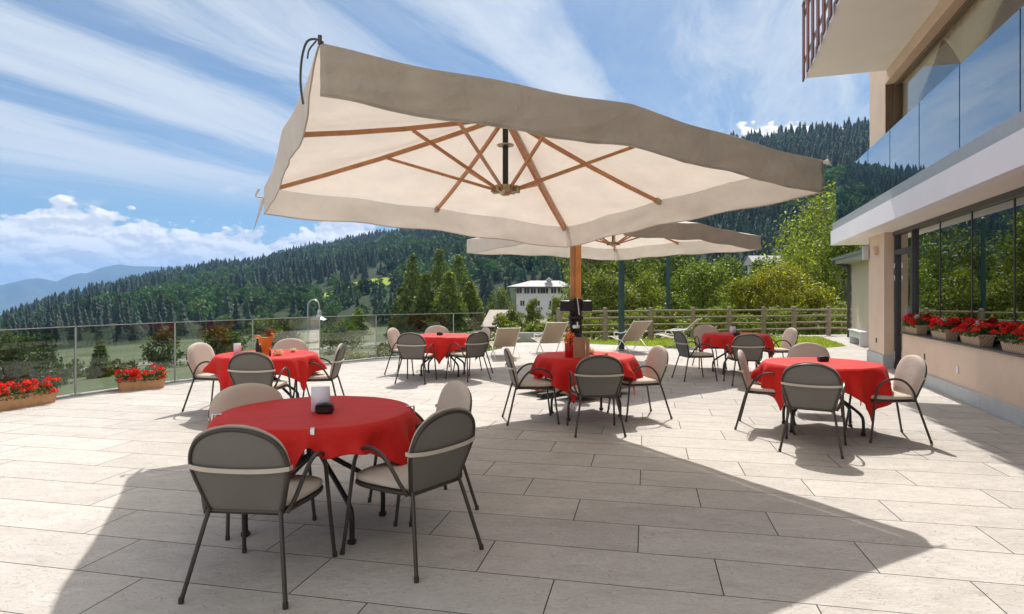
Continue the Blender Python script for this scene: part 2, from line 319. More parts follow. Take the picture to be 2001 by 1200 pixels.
# ------------------------------------------------------------------ object helpers
def tag(o,label=None,cat=None,group=None,kind=None):
    if label: o['label']=label
    if cat: o['category']=cat
    if group: o['group']=group
    if kind: o['kind']=kind
    return o
def thing(name,label,cat,loc=(0,0,0),rz=0,group=None):
    o=bpy.data.objects.new(name,None); C.objects.link(o); o.location=loc; o.rotation_euler=(0,0,rz); o.empty_display_size=.2
    return tag(o,label,cat,group)
def copy_tree(o,parent=None):
    c=o.copy(); C.objects.link(c); c.parent=parent
    for ch in o.children: copy_tree(ch,c)
    return c
class MB:
    def __init__(s): s.v=[]; s.f=[]
    def addf(s,vs,fs):
        k=len(s.v); s.v+= [tuple(v) for v in vs]; s.f+=[tuple(i+k for i in f) for f in fs]; return s
    def box(s,x0,x1,y0,y1,z0,z1,b=0):
        x0,x1=sorted((x0,x1)); y0,y1=sorted((y0,y1)); z0,z1=sorted((z0,z1))
        b=min(b,(x1-x0)*.45,(y1-y0)*.45,(z1-z0)*.45)
        if b<=0:
            vs=[(x,y,z) for x in (x0,x1) for y in (y0,y1) for z in (z0,z1)]
            return s.addf(vs,[(0,1,3,2),(4,6,7,5),(0,4,5,1),(2,3,7,6),(0,2,6,4),(1,5,7,3)])
        # chamfered in plan and at top/bottom: octagonal plan rings
        def ring(i,z):
            return [(x0+i+b,y0+i,z),(x1-i-b,y0+i,z),(x1-i,y0+i+b,z),(x1-i,y1-i-b,z),(x1-i-b,y1-i,z),(x0+i+b,y1-i,z),(x0+i,y1-i-b,z),(x0+i,y0+i+b,z)]
        vs=ring(b*.7,z0)+ring(0,z0+b*.7)+ring(0,z1-b*.7)+ring(b*.7,z1)
        fs=[tuple(range(7,-1,-1)),tuple(range(24,32))]
        for k in range(3):
            for j in range(8):
                a=k*8+j; c=k*8+(j+1)%8; fs.append((a,c,c+8,a+8))
        return s.addf(vs,fs)
    def obox(s,c,ax,ay,az):   # oriented box: centre and half-axis vectors
        c,ax,ay,az=map(Vector,(c,ax,ay,az))
        vs=[c+ax*i+ay*j+az*k for i in (-1,1) for j in (-1,1) for k in (-1,1)]
        return s.addf(vs,[(0,1,3,2),(4,6,7,5),(0,4,5,1),(2,3,7,6),(0,2,6,4),(1,5,7,3)])
    def bar(s,a,b,w,h,up=(0,0,1)):
        a,b=Vector(a),Vector(b); d=(b-a); L=d.length; d.normalize(); up=Vector(up)
        sd=d.cross(up)
        if sd.length<1e-4: sd=d.cross(Vector((1,0,0)))
        sd.normalize(); u=sd.cross(d)
        return s.obox((a+b)/2,d*L/2,sd*w/2,u*h/2)
    def tube(s,pts,r,n=8,closed=False,cap=True):
        pts=[Vector(p) for p in pts]; m=len(pts)
        rs=r if isinstance(r,(list,tuple)) else [r]*m
        prev=None; vs=[]
        for i,p in enumerate(pts):
            if closed: d=(pts[(i+1)%m]-pts[i-1])
            else: d=pts[min(i+1,m-1)]-pts[max(i-1,0)]
            d.normalize()
            if prev is None:
                u=d.cross(Vector((0,0,1)))
                if u.length<.05: u=d.cross(Vector((0,1,0)))
            else: u=prev-d*prev.dot(d)
            u.normalize(); prev=u; w_=d.cross(u)
            for k in range(n):
                a=2*math.pi*k/n; vs.append(p+(u*math.cos(a)+w_*math.sin(a))*rs[i])
        fs=[]
        mm=m if closed else m-1
        for i in range(mm):
            j=(i+1)%m
            for k in range(n): fs.append((i*n+k,i*n+(k+1)%n,j*n+(k+1)%n,j*n+k))
        if cap and not closed: fs.append(tuple(range(n-1,-1,-1))); fs.append(tuple((m-1)*n+k for k in range(n)))
        return s.addf(vs,fs)
    def lathe(s,prof,n=20,c=(0,0,0)):
        vs=[]; m=len(prof)
        for r,z in prof:
            for k in range(n):
                a=2*math.pi*k/n; vs.append((c[0]+r*math.cos(a),c[1]+r*math.sin(a),c[2]+z))
        fs=[(i*n+k,i*n+(k+1)%n,(i+1)*n+(k+1)%n,(i+1)*n+k) for i in range(m-1) for k in range(n)]
        fs.append(tuple(range(n-1,-1,-1))); fs.append(tuple((m-1)*n+k for k in range(n)))
        return s.addf(vs,fs)
    def prism(s,poly,z0,z1):
        n=len(poly)
        a=sum(poly[i][0]*poly[(i+1)%n][1]-poly[(i+1)%n][0]*poly[i][1] for i in range(n))
        if a<0: poly=poly[::-1]
        vs=[(x,y,z0) for x,y in poly]+[(x,y,z1) for x,y in poly]
        fs=[tuple(range(n-1,-1,-1)),tuple(range(n,2*n))]+[(i,(i+1)%n,(i+1)%n+n,i+n) for i in range(n)]
        return s.addf(vs,fs)
    def grid(s,fn,nu,nv):
        vs=[fn(i/nu,j/nv) for j in range(nv+1) for i in range(nu+1)]
        fs=[(j*(nu+1)+i,j*(nu+1)+i+1,(j+1)*(nu+1)+i+1,(j+1)*(nu+1)+i) for j in range(nv) for i in range(nu)]
        return s.addf(vs,fs)
    def build(s,name,mat,parent=None,smooth=True,ang=40,thick=0):
        me=bpy.data.meshes.new(name); me.from_pydata(s.v,[],s.f); me.update()
        me.materials.append(mat)
        if smooth: me.shade_smooth(); me.set_sharp_from_angle(angle=R(ang))
        o=bpy.data.objects.new(name,me); C.objects.link(o)
        if parent is not None: o.parent=parent
        if thick:
            md=o.modifiers.new('thickness','SOLIDIFY'); md.thickness=thick; md.offset=0
        return o
def smoothpath(pts,n=5,closed=False):
    P=[Vector(p) for p in pts]; m=len(P); out=[]
    rng=range(m) if closed else range(m-1)
    for i in rng:
        if closed: p0,p1,p2,p3=P[i-1],P[i],P[(i+1)%m],P[(i+2)%m]
        else: p0,p1,p2,p3=P[max(i-1,0)],P[i],P[i+1],P[min(i+2,m-1)]
        for k in range(n):
            t=k/n; out.append(.5*((2*p1)+(p2-p0)*t+(2*p0-5*p1+4*p2-p3)*t*t+(3*p1-p0-3*p2+p3)*t**3))
    if not closed: out.append(P[-1])
    return out
def npmesh(name,V,Fc,mat,parent=None,tint=None,smooth=False):
    V=np.asarray(V,dtype=np.float32); Fc=np.asarray(Fc,dtype=np.int32); k=Fc.shape[1]
    me=bpy.data.meshes.new(name); me.vertices.add(len(V)); me.vertices.foreach_set('co',V.ravel())
    me.loops.add(Fc.size); me.loops.foreach_set('vertex_index',Fc.ravel())
    me.polygons.add(len(Fc)); me.polygons.foreach_set('loop_start',np.arange(len(Fc),dtype=np.int32)*k)
    me.update(calc_edges=True)
    if tint is not None:
        a=me.color_attributes.new('tint','FLOAT_COLOR','POINT'); a.data.foreach_set('color',np.asarray(tint,dtype=np.float32).ravel())
    me.materials.append(mat)
    if smooth: me.shade_smooth()
    o=bpy.data.objects.new(name,me); C.objects.link(o)
    if parent is not None: o.parent=parent
    return o
def leaf_quads(centers,sizes,rng,up=.35,asp=1.0,droop=0):
    """centres (N,3), sizes (N,) -> random oriented leaf quads"""
    N=len(centers); a=rng.normal(size=(N,3)); a[:,2]+=up; a/=np.linalg.norm(a,axis=1)[:,None]
    b=rng.normal(size=(N,3)); b[:,2]-=droop; b-=a*(a*b).sum(1)[:,None]; b/=np.linalg.norm(b,axis=1)[:,None]; c=np.cross(a,b)
    s=sizes[:,None]*.5
    p=[centers-b*s*asp, centers+c*s*.55, centers+b*s*asp, centers-c*s*.55]
    V=np.stack(p,1).reshape(-1,3); Fc=np.arange(4*N).reshape(N,4); return V,Fc
def tints(N,rng,base=(1,1,1),sp=.3,yel=.0,per=4):
    t=np.ones((N,4)); br=np.exp(rng.normal(0,sp,N)); t[:,0]=base[0]*br*(1+yel*rng.random(N)); t[:,1]=base[1]*br*(1+.3*yel*rng.random(N)); t[:,2]=base[2]*br
    return np.repeat(t,per,0)
def G(px,py,z=0):
    Y=F*(CH-z)/(py-HZ); return Vector(((px-1000)/F*Y,Y,z))

# ================================================================== SETTING
bal=[(-8.6,-4.0),(-8.35,-1.0),(-8.05,2.0),(-7.55,5.2),(-7.02,7.9),(-6.52,9.3),(-5.82,10.75),(-5.02,12.05),(-4.17,13.5),(-3.22,14.75),(-1.50,15.95),(-.75,16.5)]
terr=bal+[(-.3,17.5),(-.2,19.3),(1.0,20.2),(3.2,20.95),(12.2,23.7),(22,26),(22,-4)]
mb=MB(); mb.prism(terr,-2.2,0); o=mb.build('terrace_paving',M['paving'],smooth=False); tag(o,kind='structure')
# kerb under the glass
kb=MB()
for i in range(len(bal)-1):
    a=Vector((*bal[i],0)); b=Vector((*bal[i+1],0)); kb.bar(a+Vector((0,0,-.02)),b+Vector((0,0,-.02)),.16,.08)
tag(kb.build('terrace_kerb',M['kerb'],smooth=False),kind='structure')
# glass balustrade
gb=thing('glass_balustrade','long frameless glass balustrade along the curved edge of the terrace','balustrade',(-5,11,0))
OFF=Vector((5,-11,0))
for i in range(len(bal)-1):
    a=Vector((*bal[i],0))+OFF; b=Vector((*bal[i+1],0))+OFF; d=(b-a); L=d.length; d.normalize()
    n=max(1,round(L/2.4))
    for k in range(n):
        p=a+d*(L*k/n+.015); q=a+d*(L*(k+1)/n-.015)
        m_=MB(); m_.bar(p+Vector((0,0,.535)),q+Vector((0,0,.535)),.014,.99); m_.build('glass_panel',M['glassb'],gb,smooth=False)
        m_=MB(); m_.bar(p+Vector((0,0,1.034)),q+Vector((0,0,1.034)),.018,.012); m_.build('top_edge',M['steel'],gb,smooth=False)
    m_=MB(); m_.box(a.x-.009,a.x+.009,a.y-.012,a.y+.012,.02,1.02); m_.box(a.x-.05,a.x+.05,a.y-.05,a.y+.05,.02,.03); m_.build('post',M['clampmetal'],gb,smooth=False)

# terrain: polar height field
rid=[(-3000,585),(-1200,640),(-400,655),(0,628),(75,597),(175,565),(262,542),(317,530),(425,515),(500,507),(550,490),(630,478),(710,460),(790,444),(950,405),(1150,345),(1426,266),(1510,259),(1594,248),(1699,234),(2001,205),(3500,180)]
rx=np.array([p[0] for p in rid],float); ry=np.array([p[1] for p in rid],float)
def ridge(azr):
    x=1000+F*np.tan(np.clip(azr,-1.25,1.2)); y=np.interp(x,rx,ry)
    dr=np.interp(x,[-3000,0,800,1400,2000],[1600,1500,1350,820,700]); dr=dr
    Y=dr*np.cos(np.clip(azr,-1.25,1.2)); y2=y+17.0/dr*F*.92
    return dr,(HZ-y2)/F*Y+CH
def terrain(x,y):
    x=np.asarray(x,float); y=np.asarray(y,float); d=np.hypot(x,y); azr=np.arctan2(x,np.maximum(y,1e-3))
    azr=np.where(y<=0,np.sign(x)*1.4,azr)
    s=np.interp(azr,[-.7,-.2,.1,.4],[1.0,.62,.30,.12])
    near=-np.interp(d,[0,12,30,60,120,250],[1.3,1.3,2.6,5.2,9.5,17.5])*s
    near=np.where(azr>.0,near*np.interp(d,[20,60],[.4,1.0]),near)
    dr,zr=ridge(azr); t=(d-250)/(dr-250)
    z250=-17.5*s
    hill=z250+(zr-z250)*np.clip(t,0,1)**.93
    zz=np.where(d<250,near,hill)
    beyond=zr-(d-dr)*.32; zz=np.where(d>dr,np.maximum(beyond,-420),zz)
    bump=np.sin(x*.021+1)*np.cos(y*.017)*np.clip((d-200)/500,0,1)*5
    return zz+bump*(d<dr)
rads=np.concatenate([np.linspace(4,30,14),np.geomspace(34,250,22)[0:],np.linspace(290,1700,52),[1900,2300,3000,4500,6500,9000,12500]])
azs=np.linspace(-math.pi,math.pi,361)
RR,AA=np.meshgrid(rads,azs,indexing='ij'); XX=RR*np.sin(AA); YY=RR*np.cos(AA); ZZ=terrain(XX,YY)
V=np.stack([XX,YY,ZZ],-1).reshape(-1,3); nr,na=RR.shape
idx=np.arange(nr*na).reshape(nr,na); Fc=np.stack([idx[:-1,:-1],idx[:-1,1:],idx[1:,1:],idx[1:,:-1]],-1).reshape(-1,4)
def terrmat():
    m,t,b=newmat('valley_ground'); tcn=t.add('ShaderNodeTexCoord').outputs['Object']
    s=t.add('ShaderNodeSeparateXYZ',ins={0:tcn}); d=t.add('ShaderNodeVectorMath',operation='LENGTH',ins={0:tcn}).outputs['Value']
    n=t.noise(tcn,.06,6,.6); n2=t.noise(tcn,1.2,5,.6)
    v=t.m('ADD',t.m('MULTIPLY',n,.6),t.m('MULTIPLY',n2,.4))
    g=t.ramp(v,[(.35,(.13,.14,.075)),(.5,(.19,.19,.115)),(.66,(.27,.25,.18))])
    fo=t.ramp(n,[(.3,(.02,.035,.014)),(.7,(.045,.06,.025))])
    # bright cut meadow in the forest clearing
    ex=t.m('DIVIDE',t.m('SUBTRACT',s.outputs[0],MEX),20.0); ey=t.m('DIVIDE',t.m('SUBTRACT',s.outputs[1],MEY),36.0)
    e=t.m('ADD',t.m('MULTIPLY',ex,ex),t.m('MULTIPLY',ey,ey)); fo=t.mixc(t.sstep(e,1.25,.9),fo,(.23,.30,.03))
    c=t.mixc(t.sstep(d,225.0,262.0),g,fo)
    t.l.new(c,b.inputs['Base Color']); b.inputs['Roughness'].default_value=.95; b.inputs['Specular IOR Level'].default_value=.1; return m
# meadow clearing position: picture point (703,560) on the slope
dmd=620.0; azm=math.atan((703-1000)/F); MEX,MEY=dmd*math.sin(azm),dmd*math.cos(azm)
for dtest in np.linspace(300,1200,200):
    xx,yy=dtest*math.sin(azm),dtest*math.cos(azm); zt=float(terrain(xx,yy))
    if (HZ-(zt-CH)/yy*F)<562: MEX,MEY=xx,yy; break
o=npmesh('valley_terrain',V,Fc,terrmat(),smooth=True); tag(o,kind='structure')

# far mountain range
mr=[(-900,560),(-400,545),(0,556),(40,548),(75,543),(110,550),(140,536),(152,533),(170,535),(200,524),(230,518),(265,521),(300,520),(335,522),(362,520),(385,526),(430,545),(520,560),(700,575),(1000,570),(1500,560),(2500,560)]
mxs=np.array([p[0] for p in mr],float); mys=np.array([p[1] for p in mr],float)
azf=np.linspace(-1.0,1.0,500); xf=1000+F*np.tan(azf); yf=np.interp(xf,mxs,mys)
rows=[]
rg=np.random.default_rng(5)
for k,d in enumerate(np.linspace(7200,10400,17)):
    f=1-abs(d-9000)/1800 if d<9000 else 1-(d-9000)/1400
    f=max(f,0)
    zt=(HZ-yf)/F*9000*np.cos(azf)
    jit=np.array([noise.fractal(Vector((a*26,d*.0016,3)),1.0,2.1,5) for a in azf])
    z=-420+(zt+420)*(f**.85)+ jit*110*(f>0)*(f<1) + (jit*14 if f==1 else 0)
    z=np.maximum(z,-419.5)
    rows.append(np.stack([d*np.sin(azf),d*np.cos(azf),z],-1))
V=np.array(rows).reshape(-1,3); idx=np.arange(len(V)).reshape(17,500); Fc=np.stack([idx[:-1,:-1],idx[:-1,1:],idx[1:,1:],idx[1:,:-1]],-1).reshape(-1,4)
mm,t_,b_=newmat('mountain_forest'); n_=t_.noise(t_.add('ShaderNodeTexCoord').outputs['Object'],.0016,8,.65)
t_.l.new(t_.ramp(n_,[(.35,(.02,.045,.03)),(.55,(.05,.075,.04)),(.66,(.10,.10,.07)),(.72,(.25,.24,.22))]),b_.inputs['Base Color']); b_.inputs['Roughness'].default_value=.95
tag(npmesh('far_mountains',V,Fc,mm,smooth=True),kind='structure')

# ================================================================== haze
HZX=13500
hm=bpy.data.materials.new('valley_air'); hm.use_nodes=True; ht=NT(hm.node_tree); ht.n.clear()
ho=ht.add('ShaderNodeOutputMaterial'); pv=ht.add('ShaderNodeVolumePrincipled',ins={'Color':(.30,.56,1.0,1),'Density':1.3e-4,'Anisotropy':.1}); ht.l.new(pv.outputs[0],ho.inputs['Volume'])
hb=MB(); hb.box(-HZX,HZX,-HZX,HZX,-423,620); o=hb.build('haze',hm,smooth=False); tag(o,kind='stuff')

# ================================================================== FOREST on the hill (one mass, real trees joined)
rng=np.random.default_rng(11)
def conifer_template(seed,layers=7,spokes=9):
    r=np.random.default_rng(seed); V=[];Fa=[];T_=[]
    for k in range(layers):
        t=k/layers; z0=.06+.90*t; h=.30*(1-t*.55); rad=.17*(1-t)**.8+.012
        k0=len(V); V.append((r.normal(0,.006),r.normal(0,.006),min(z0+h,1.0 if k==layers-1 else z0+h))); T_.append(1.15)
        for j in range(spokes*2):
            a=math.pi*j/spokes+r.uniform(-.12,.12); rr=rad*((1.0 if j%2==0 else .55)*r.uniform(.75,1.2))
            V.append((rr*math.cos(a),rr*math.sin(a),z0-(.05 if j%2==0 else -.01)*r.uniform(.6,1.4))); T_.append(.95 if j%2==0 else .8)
        n=spokes*2
        for j in range(n): Fa.append((k0,k0+1+j,k0+1+(j+1)%n))
    return np.array(V),np.array(Fa),np.array(T_)
def decid_template(seed,n=130):
    r=np.random.default_rng(seed); c=r.normal(size=(n,3)); c/=np.linalg.norm(c,axis=1)[:,None]
    lump=1+.18*np.sin(c[:,0]*5+seed)*np.cos(c[:,1]*4)+.12*np.sin(c[:,2]*7+seed)
    c=c*(.6+.4*r.random(n)**.5)[:,None]*lump[:,None]; c=c*np.array([.34,.34,.40])+np.array([0,0,.58])
    a=r.normal(size=(n,3)); a/=np.linalg.norm(a,axis=1)[:,None]; b=r.normal(size=(n,3)); b-=a*(a*b).sum(1)[:,None]; b/=np.linalg.norm(b,axis=1)[:,None]; e=np.cross(a,b)
    s=.13*r.uniform(.6,1.3,n)[:,None]
    V=np.stack([c-b*s,c+e*s,c+b*s*.8],1).reshape(-1,3); Fa=np.arange(3*n).reshape(n,3); T_=np.repeat(r.uniform(.8,1.2,n),3)
    return V,Fa,T_
cons=[conifer_template(s) for s in range(6)]; decs=[decid_template(s) for s in range(4)]
NF=17000
az_=rng.uniform(-.86,.80,NF*2); dr_,zr_=ridge(az_)
dd=250+(dr_*1.03-250)*rng.random(NF*2)**.66
x_=dd*np.sin(az_); y_=dd*np.cos(az_)
keep=((x_-MEX)/21)**2+((y_-MEY)/38)**2>1.1
# thinner forest (sparser glades) where noise says so
gl=np.array([noise.noise(Vector((a*.006,b*.006,.3))) for a,b in zip(x_,y_)])
keep&=(gl<.42)|(rng.random(NF*2)<.35)
x_=x_[keep][:NF];y_=y_[keep][:NF];gl=gl[keep][:NF];dd=dd[keep][:NF];az_=az_[keep][:NF]
zt_=terrain(x_,y_)
mixn=np.array([noise.noise(Vector((a*.009+7,b*.009,1.3))) for a,b in zip(x_,y_)])
Vs=[];Fs=[];Ts=[];off=0
low=np.clip((600-dd)/350,0,1)
for i in range(len(x_)):
    isd = (mixn[i]+.30*low[i]+rng.normal(0,.10)-.16*(az_[i]>.15))>.13
    v,f,t=(decs[rng.integers(4)] if isd else cons[rng.integers(6)])
    h=rng.uniform(9,19) if isd else 11+17*rng.random()**1.3
    h*=.5+.36*min(1.0,max(0.0,(dd[i]-200)/750))
    wd=h*(rng.uniform(.8,1.15) if isd else rng.uniform(.95,1.6)); a=rng.uniform(0,6.28); ca,sa=math.cos(a),math.sin(a)
    P_=np.empty_like(v); P_[:,0]=(v[:,0]*ca-v[:,1]*sa)*wd+x_[i]; P_[:,1]=(v[:,0]*sa+v[:,1]*ca)*wd+y_[i]; P_[:,2]=v[:,2]*h+zt_[i]-1.0
    Vs.append(P_);Fs.append(f+off);off+=len(v)
    if isd: c=np.array([rng.uniform(1.3,2.2),1.7,.85])*math.exp(rng.normal(0,.30))*(1+.3*(gl[i]>.2))
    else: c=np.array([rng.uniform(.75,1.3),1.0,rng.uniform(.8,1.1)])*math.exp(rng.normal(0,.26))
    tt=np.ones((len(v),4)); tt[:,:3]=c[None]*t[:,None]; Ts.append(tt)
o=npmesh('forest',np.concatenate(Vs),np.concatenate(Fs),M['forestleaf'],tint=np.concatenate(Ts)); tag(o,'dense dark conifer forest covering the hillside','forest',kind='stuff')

# ================================================================== near and middle trees
def limb(mb,a,b,r0,r1,wob,rr):
    a,b=Vector(a),Vector(b); n=5; pts=[a.lerp(b,i/n)+Vector((rr.uniform(-1,1),rr.uniform(-1,1),rr.uniform(-.4,.4)))*wob*(0<i<n) for i in range(n+1)]
    mb.tube(pts,[r0+(r1-r0)*i/n for i in range(n+1)],6)
def tree(name,label,cat,x,y,h,w_,style='broad',nl=5000,ls=.16,tint=(1,1,1),group='trees beyond the terrace',seed=0,z=None,bark='bark',sp=.28,cb=.12):
    rr=random.Random(seed); rn=np.random.default_rng(seed+100)
    z=float(terrain(x,y)) if z is None else z
    root=thing(name,label,cat,(x,y,z-.1),0,group)
    tm=MB(); tr=max(.05,h*.016)
    top=h*(.93 if style!='broad' else .8)
    tp=[Vector((rr.uniform(-1,1)*h*.012,rr.uniform(-1,1)*h*.012,top*i/7)) for i in range(8)]; tp[0]=Vector((0,0,0))
    tm.tube(tp,[tr*(1-.85*i/7)*(1.35 if i==0 else 1) for i in range(8)],8)
    cl=[]; # clump centres (x,y,z,r)
    if style=='broad':
        nc=int(26+h*1.5)
        for k in range(nc):
            u=rr.uniform(cb,1.0); rad=w_/2*math.sin(math.pi*min(.97,.16+.80*u))**.7; a=rr.uniform(0,6.283); q=rr.uniform(.35,1)**.6
            c=Vector((rad*q*math.cos(a)*rr.uniform(.8,1.15),rad*q*math.sin(a),h*(.02+u*.92))); cr=w_*rr.uniform(.09,.17)
            cl.append((c,cr)); 
            if k%2==0: limb(tm,(0,0,max(h*.12,c.z-rad*.7)),c,tr*.45,tr*.1,.05*h*.3,rr)
        for k in range(8): cl.append((Vector((rr.uniform(-.2,.2)*w_,rr.uniform(-.2,.2)*w_,h*rr.uniform(.25,.85))),w_*.2))
        dro=0
    elif style=='weep':    # birch: narrow, hanging sprays
        for k in range(int(30+h*2)):
            u=rr.uniform(cb,1); rad=w_/2*(1-u)**.45*(.55+.45*min(1,u*3)); a=rr.uniform(0,6.283); q=rr.uniform(.3,1)
            c=Vector((rad*q*math.cos(a),rad*q*math.sin(a),h*u)); 
            for j in range(3): cl.append((c+Vector((rr.uniform(-.1,.1)*w_,rr.uniform(-.1,.1)*w_,-j*h*.045)),w_*rr.uniform(.06,.12)))
            if k%2==0: limb(tm,(0,0,max(h*.15,c.z-rad)),c,tr*.35,tr*.08,.02*h,rr)
        dro=.7
    else:                  # cone: feathery conifer
        lay=int(9+h*1.1)
        for k in range(lay):
            u=cb*.5+(1-cb*.5)*k/lay; rad=w_/2*(1-u)**.75+.02*w_
            nb=max(4,int(9*(1-u)+3))
            for j in range(nb):
                a=6.283*j/nb+k*1.1+rr.uniform(-.3,.3); L=rad*rr.uniform(.7,1.12)
                e=Vector((L*math.cos(a),L*math.sin(a),h*u-L*.18)); 
                for q in (.5,.8,1.0): cl.append((Vector((e.x*q,e.y*q,h*u-L*.18*q*q)),w_*(.055+.05*(1-u))*(1.15-.4*q)+.05))
                if j%3==0: limb(tm,(0,0,h*u),e,tr*.25*(1-u)+.01,.008,.0,rr)
        cl.append((Vector((0,0,h*.98)),w_*.04)); dro=.5
    tm.build('trunk',M[bark],root)
    wts=np.array([c[1]**2 for c in cl]); wts/=wts.sum(); ch=rn.choice(len(cl),nl,p=wts)
    cc=np.array([tuple(c[0]) for c in cl])[ch]; cr=np.array([c[1] for c in cl])[ch]
    g=rn.normal(size=(nl,3)); g/=np.linalg.norm(g,axis=1)[:,None]; g*=(rn.random(nl)**.45)[:,None]
    if style=='weep': g[:,2]*=1.9
    if style=='cone': g[:,2]*=.7
    P_=cc+g*cr[:,None]*1.12
    P_=P_[P_[:,2]>.05]; ch=ch[:len(P_)]
    Vq,Fq=leaf_quads(P_,ls*rn.uniform(.6,1.35,len(P_)),rn,up=.5,asp=1.1 if style=='broad' else 1.35,droop=dro)
    ct=np.exp(rn.normal(-.03,.34,len(cl)))[ch]
    tt=tints(len(P_),rn,tint,sp,.25); tt[:,:3]*=np.repeat(ct,4)[:,None]
    npmesh('crown',Vq,Fq,M['treeleaf'],root,tint=tt)
    return root
def TX(px,Y): return (px-1000)/F*Y
# feathery evergreen group left of the mast (about 95 m off)
gz=None
for i,(px,Y,top,wd,lab,ti) in enumerate([
    (806,88,492,5.2,'narrow tall pointed evergreen at the left end of the green tree group',(.85,.92,.75)),
    (858,92,482,5.6,'tallest evergreen with round tip in the middle of the green tree group',(.9,1.0,.7)),
    (896,90,494,6.0,'second tallest evergreen, right of the tallest one in the tree group',(.95,1.05,.7)),
    (832,84,530,5.6,'low dark evergreen filling the left front of the green tree group',(.75,.85,.65)),
    (878,82,528,6.2,'broad bright evergreen at the front of the green tree group',(.95,1.05,.65)),
    (918,86,546,4.6,'small light green evergreen closing the right end of the tree group',(1.05,1.1,.6)),
    (783,92,556,3.8,'short dark evergreen at the foot of the tree group, farthest left',(.7,.85,.7))]):
    x=TX(px,Y); zg=float(terrain(x,Y)); zt=CH+(HZ-top)/F*Y
    tree('evergreen_tree',lab,'tree',x,Y,zt-zg,wd*1.15,'cone',7500,.34,ti,'evergreens in the group left of the parasol mast',seed=20+i,cb=.05)
# trees around the white house
for i,(px,Y,top,wd,st,lab,ti) in enumerate([
    (980,128,562,6.5,'broad','round dark olive tree left of the white house',(.75,.78,.6)),
    (962,150,574,7.5,'cone','dark spruce between the tree group and the white house',(.5,.6,.55)),
    (1040,62,578,1.9,'broad','slim light green tree in front of the white house',(1.3,1.35,.7)),
    (1088,55,578,2.0,'broad','loose bright green tree hiding the right corner of the white house',(1.35,1.35,.7)),
    (700,120,598,5.2,'cone','small light green conical tree below the bright meadow',(1.1,1.2,.7)),
    (1000,60,603,3.0,'broad','low bush tree before the foot of the white house',(.9,.95,.6))]):
    x=TX(px,Y); zg=float(terrain(x,Y)); zt=CH+(HZ-top)/F*Y
    tree('conical_tree' if st=='cone' else 'leafy_tree',lab,'tree',x,Y,zt-zg,wd,st,3200,.15*Y/50,ti,'trees around the white house',seed=40+i,cb=.05)
# belt of deciduous trees behind the wooden fence
belt=[(1150,33,455,5.0,'weep',(1.0,1.05,.7),'drooping birch just right of the parasol mast, behind the fence'),
 (1185,30,525,3.0,'broad',(1.15,1.15,.75),'low pale bushy tree behind the first fence bays'),
 (1232,36,470,5.2,'weep',(.85,.95,.65),'dense birch behind the middle green mast'),
 (1262,31,530,3.4,'broad',(1.15,1.15,.6),'short bright round tree between the two right green masts'),
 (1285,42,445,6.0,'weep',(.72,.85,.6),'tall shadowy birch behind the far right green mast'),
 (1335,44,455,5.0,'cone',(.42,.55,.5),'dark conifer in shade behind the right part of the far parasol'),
 (1372,30,498,3.4,'broad',(1.1,1.25,.6),'bright green tree with ball-like tufts right of the green masts'),
 (1418,40,500,4.2,'broad',(.8,.95,.65),'mid green tree left of the small hillside house'),
 (1455,31,545,3.4,'broad',(1.6,1.45,.6),'low yellow-green tree behind the fence right of the far parasol'),
 (1500,42,500,4.0,'broad',(.85,.95,.7),'dark green tree standing below the small hillside house'),
 (1520,30,510,3.6,'broad',(1.9,1.55,.6),'yellowish autumn-tinted tree in the middle of the belt'),
 (1560,33,462,5.2,'weep',(1.5,1.5,.6),'light birch left of the tallest tree of the belt'),
 (1608,37,390,7.6,'weep',(1.5,1.55,.6),'tallest birch of the belt, close to the building'),
 (1585,28,555,2.8,'broad',(1.75,1.5,.55),'low yellow bush tree near the right end of the fence'),
 (1650,33,440,4.6,'weep',(.95,1.1,.6),'green birch next to the downpipe of the annex'),
 (1724,46,266,5.6,'broad',(1.7,1.6,.6),'very tall yellow-green tree rising behind the balcony pillar'),
 (1668,44,395,5.0,'weep',(1.1,1.15,.55),'high birch seen through the balcony end glass'),
 (1142,40,500,4.0,'broad',(1.1,1.2,.7),'leafy tree directly behind the parasol mast')]
for i,(px,Y,top,wd,st,ti,lab) in enumerate(belt):
    x=TX(px,Y); zg=float(terrain(x,Y)); zt=CH+(HZ-top)/F*Y
    tree('birch_tree' if st=='weep' else ('conifer_tree' if st=='cone' else 'leafy_tree'),lab,'tree',x,Y,zt-zg,wd,st,7000,.0043*Y,ti,'trees in the belt behind the wooden fence',seed=60+i,bark='birchbark' if st=='weep' else 'bark',cb=.04)
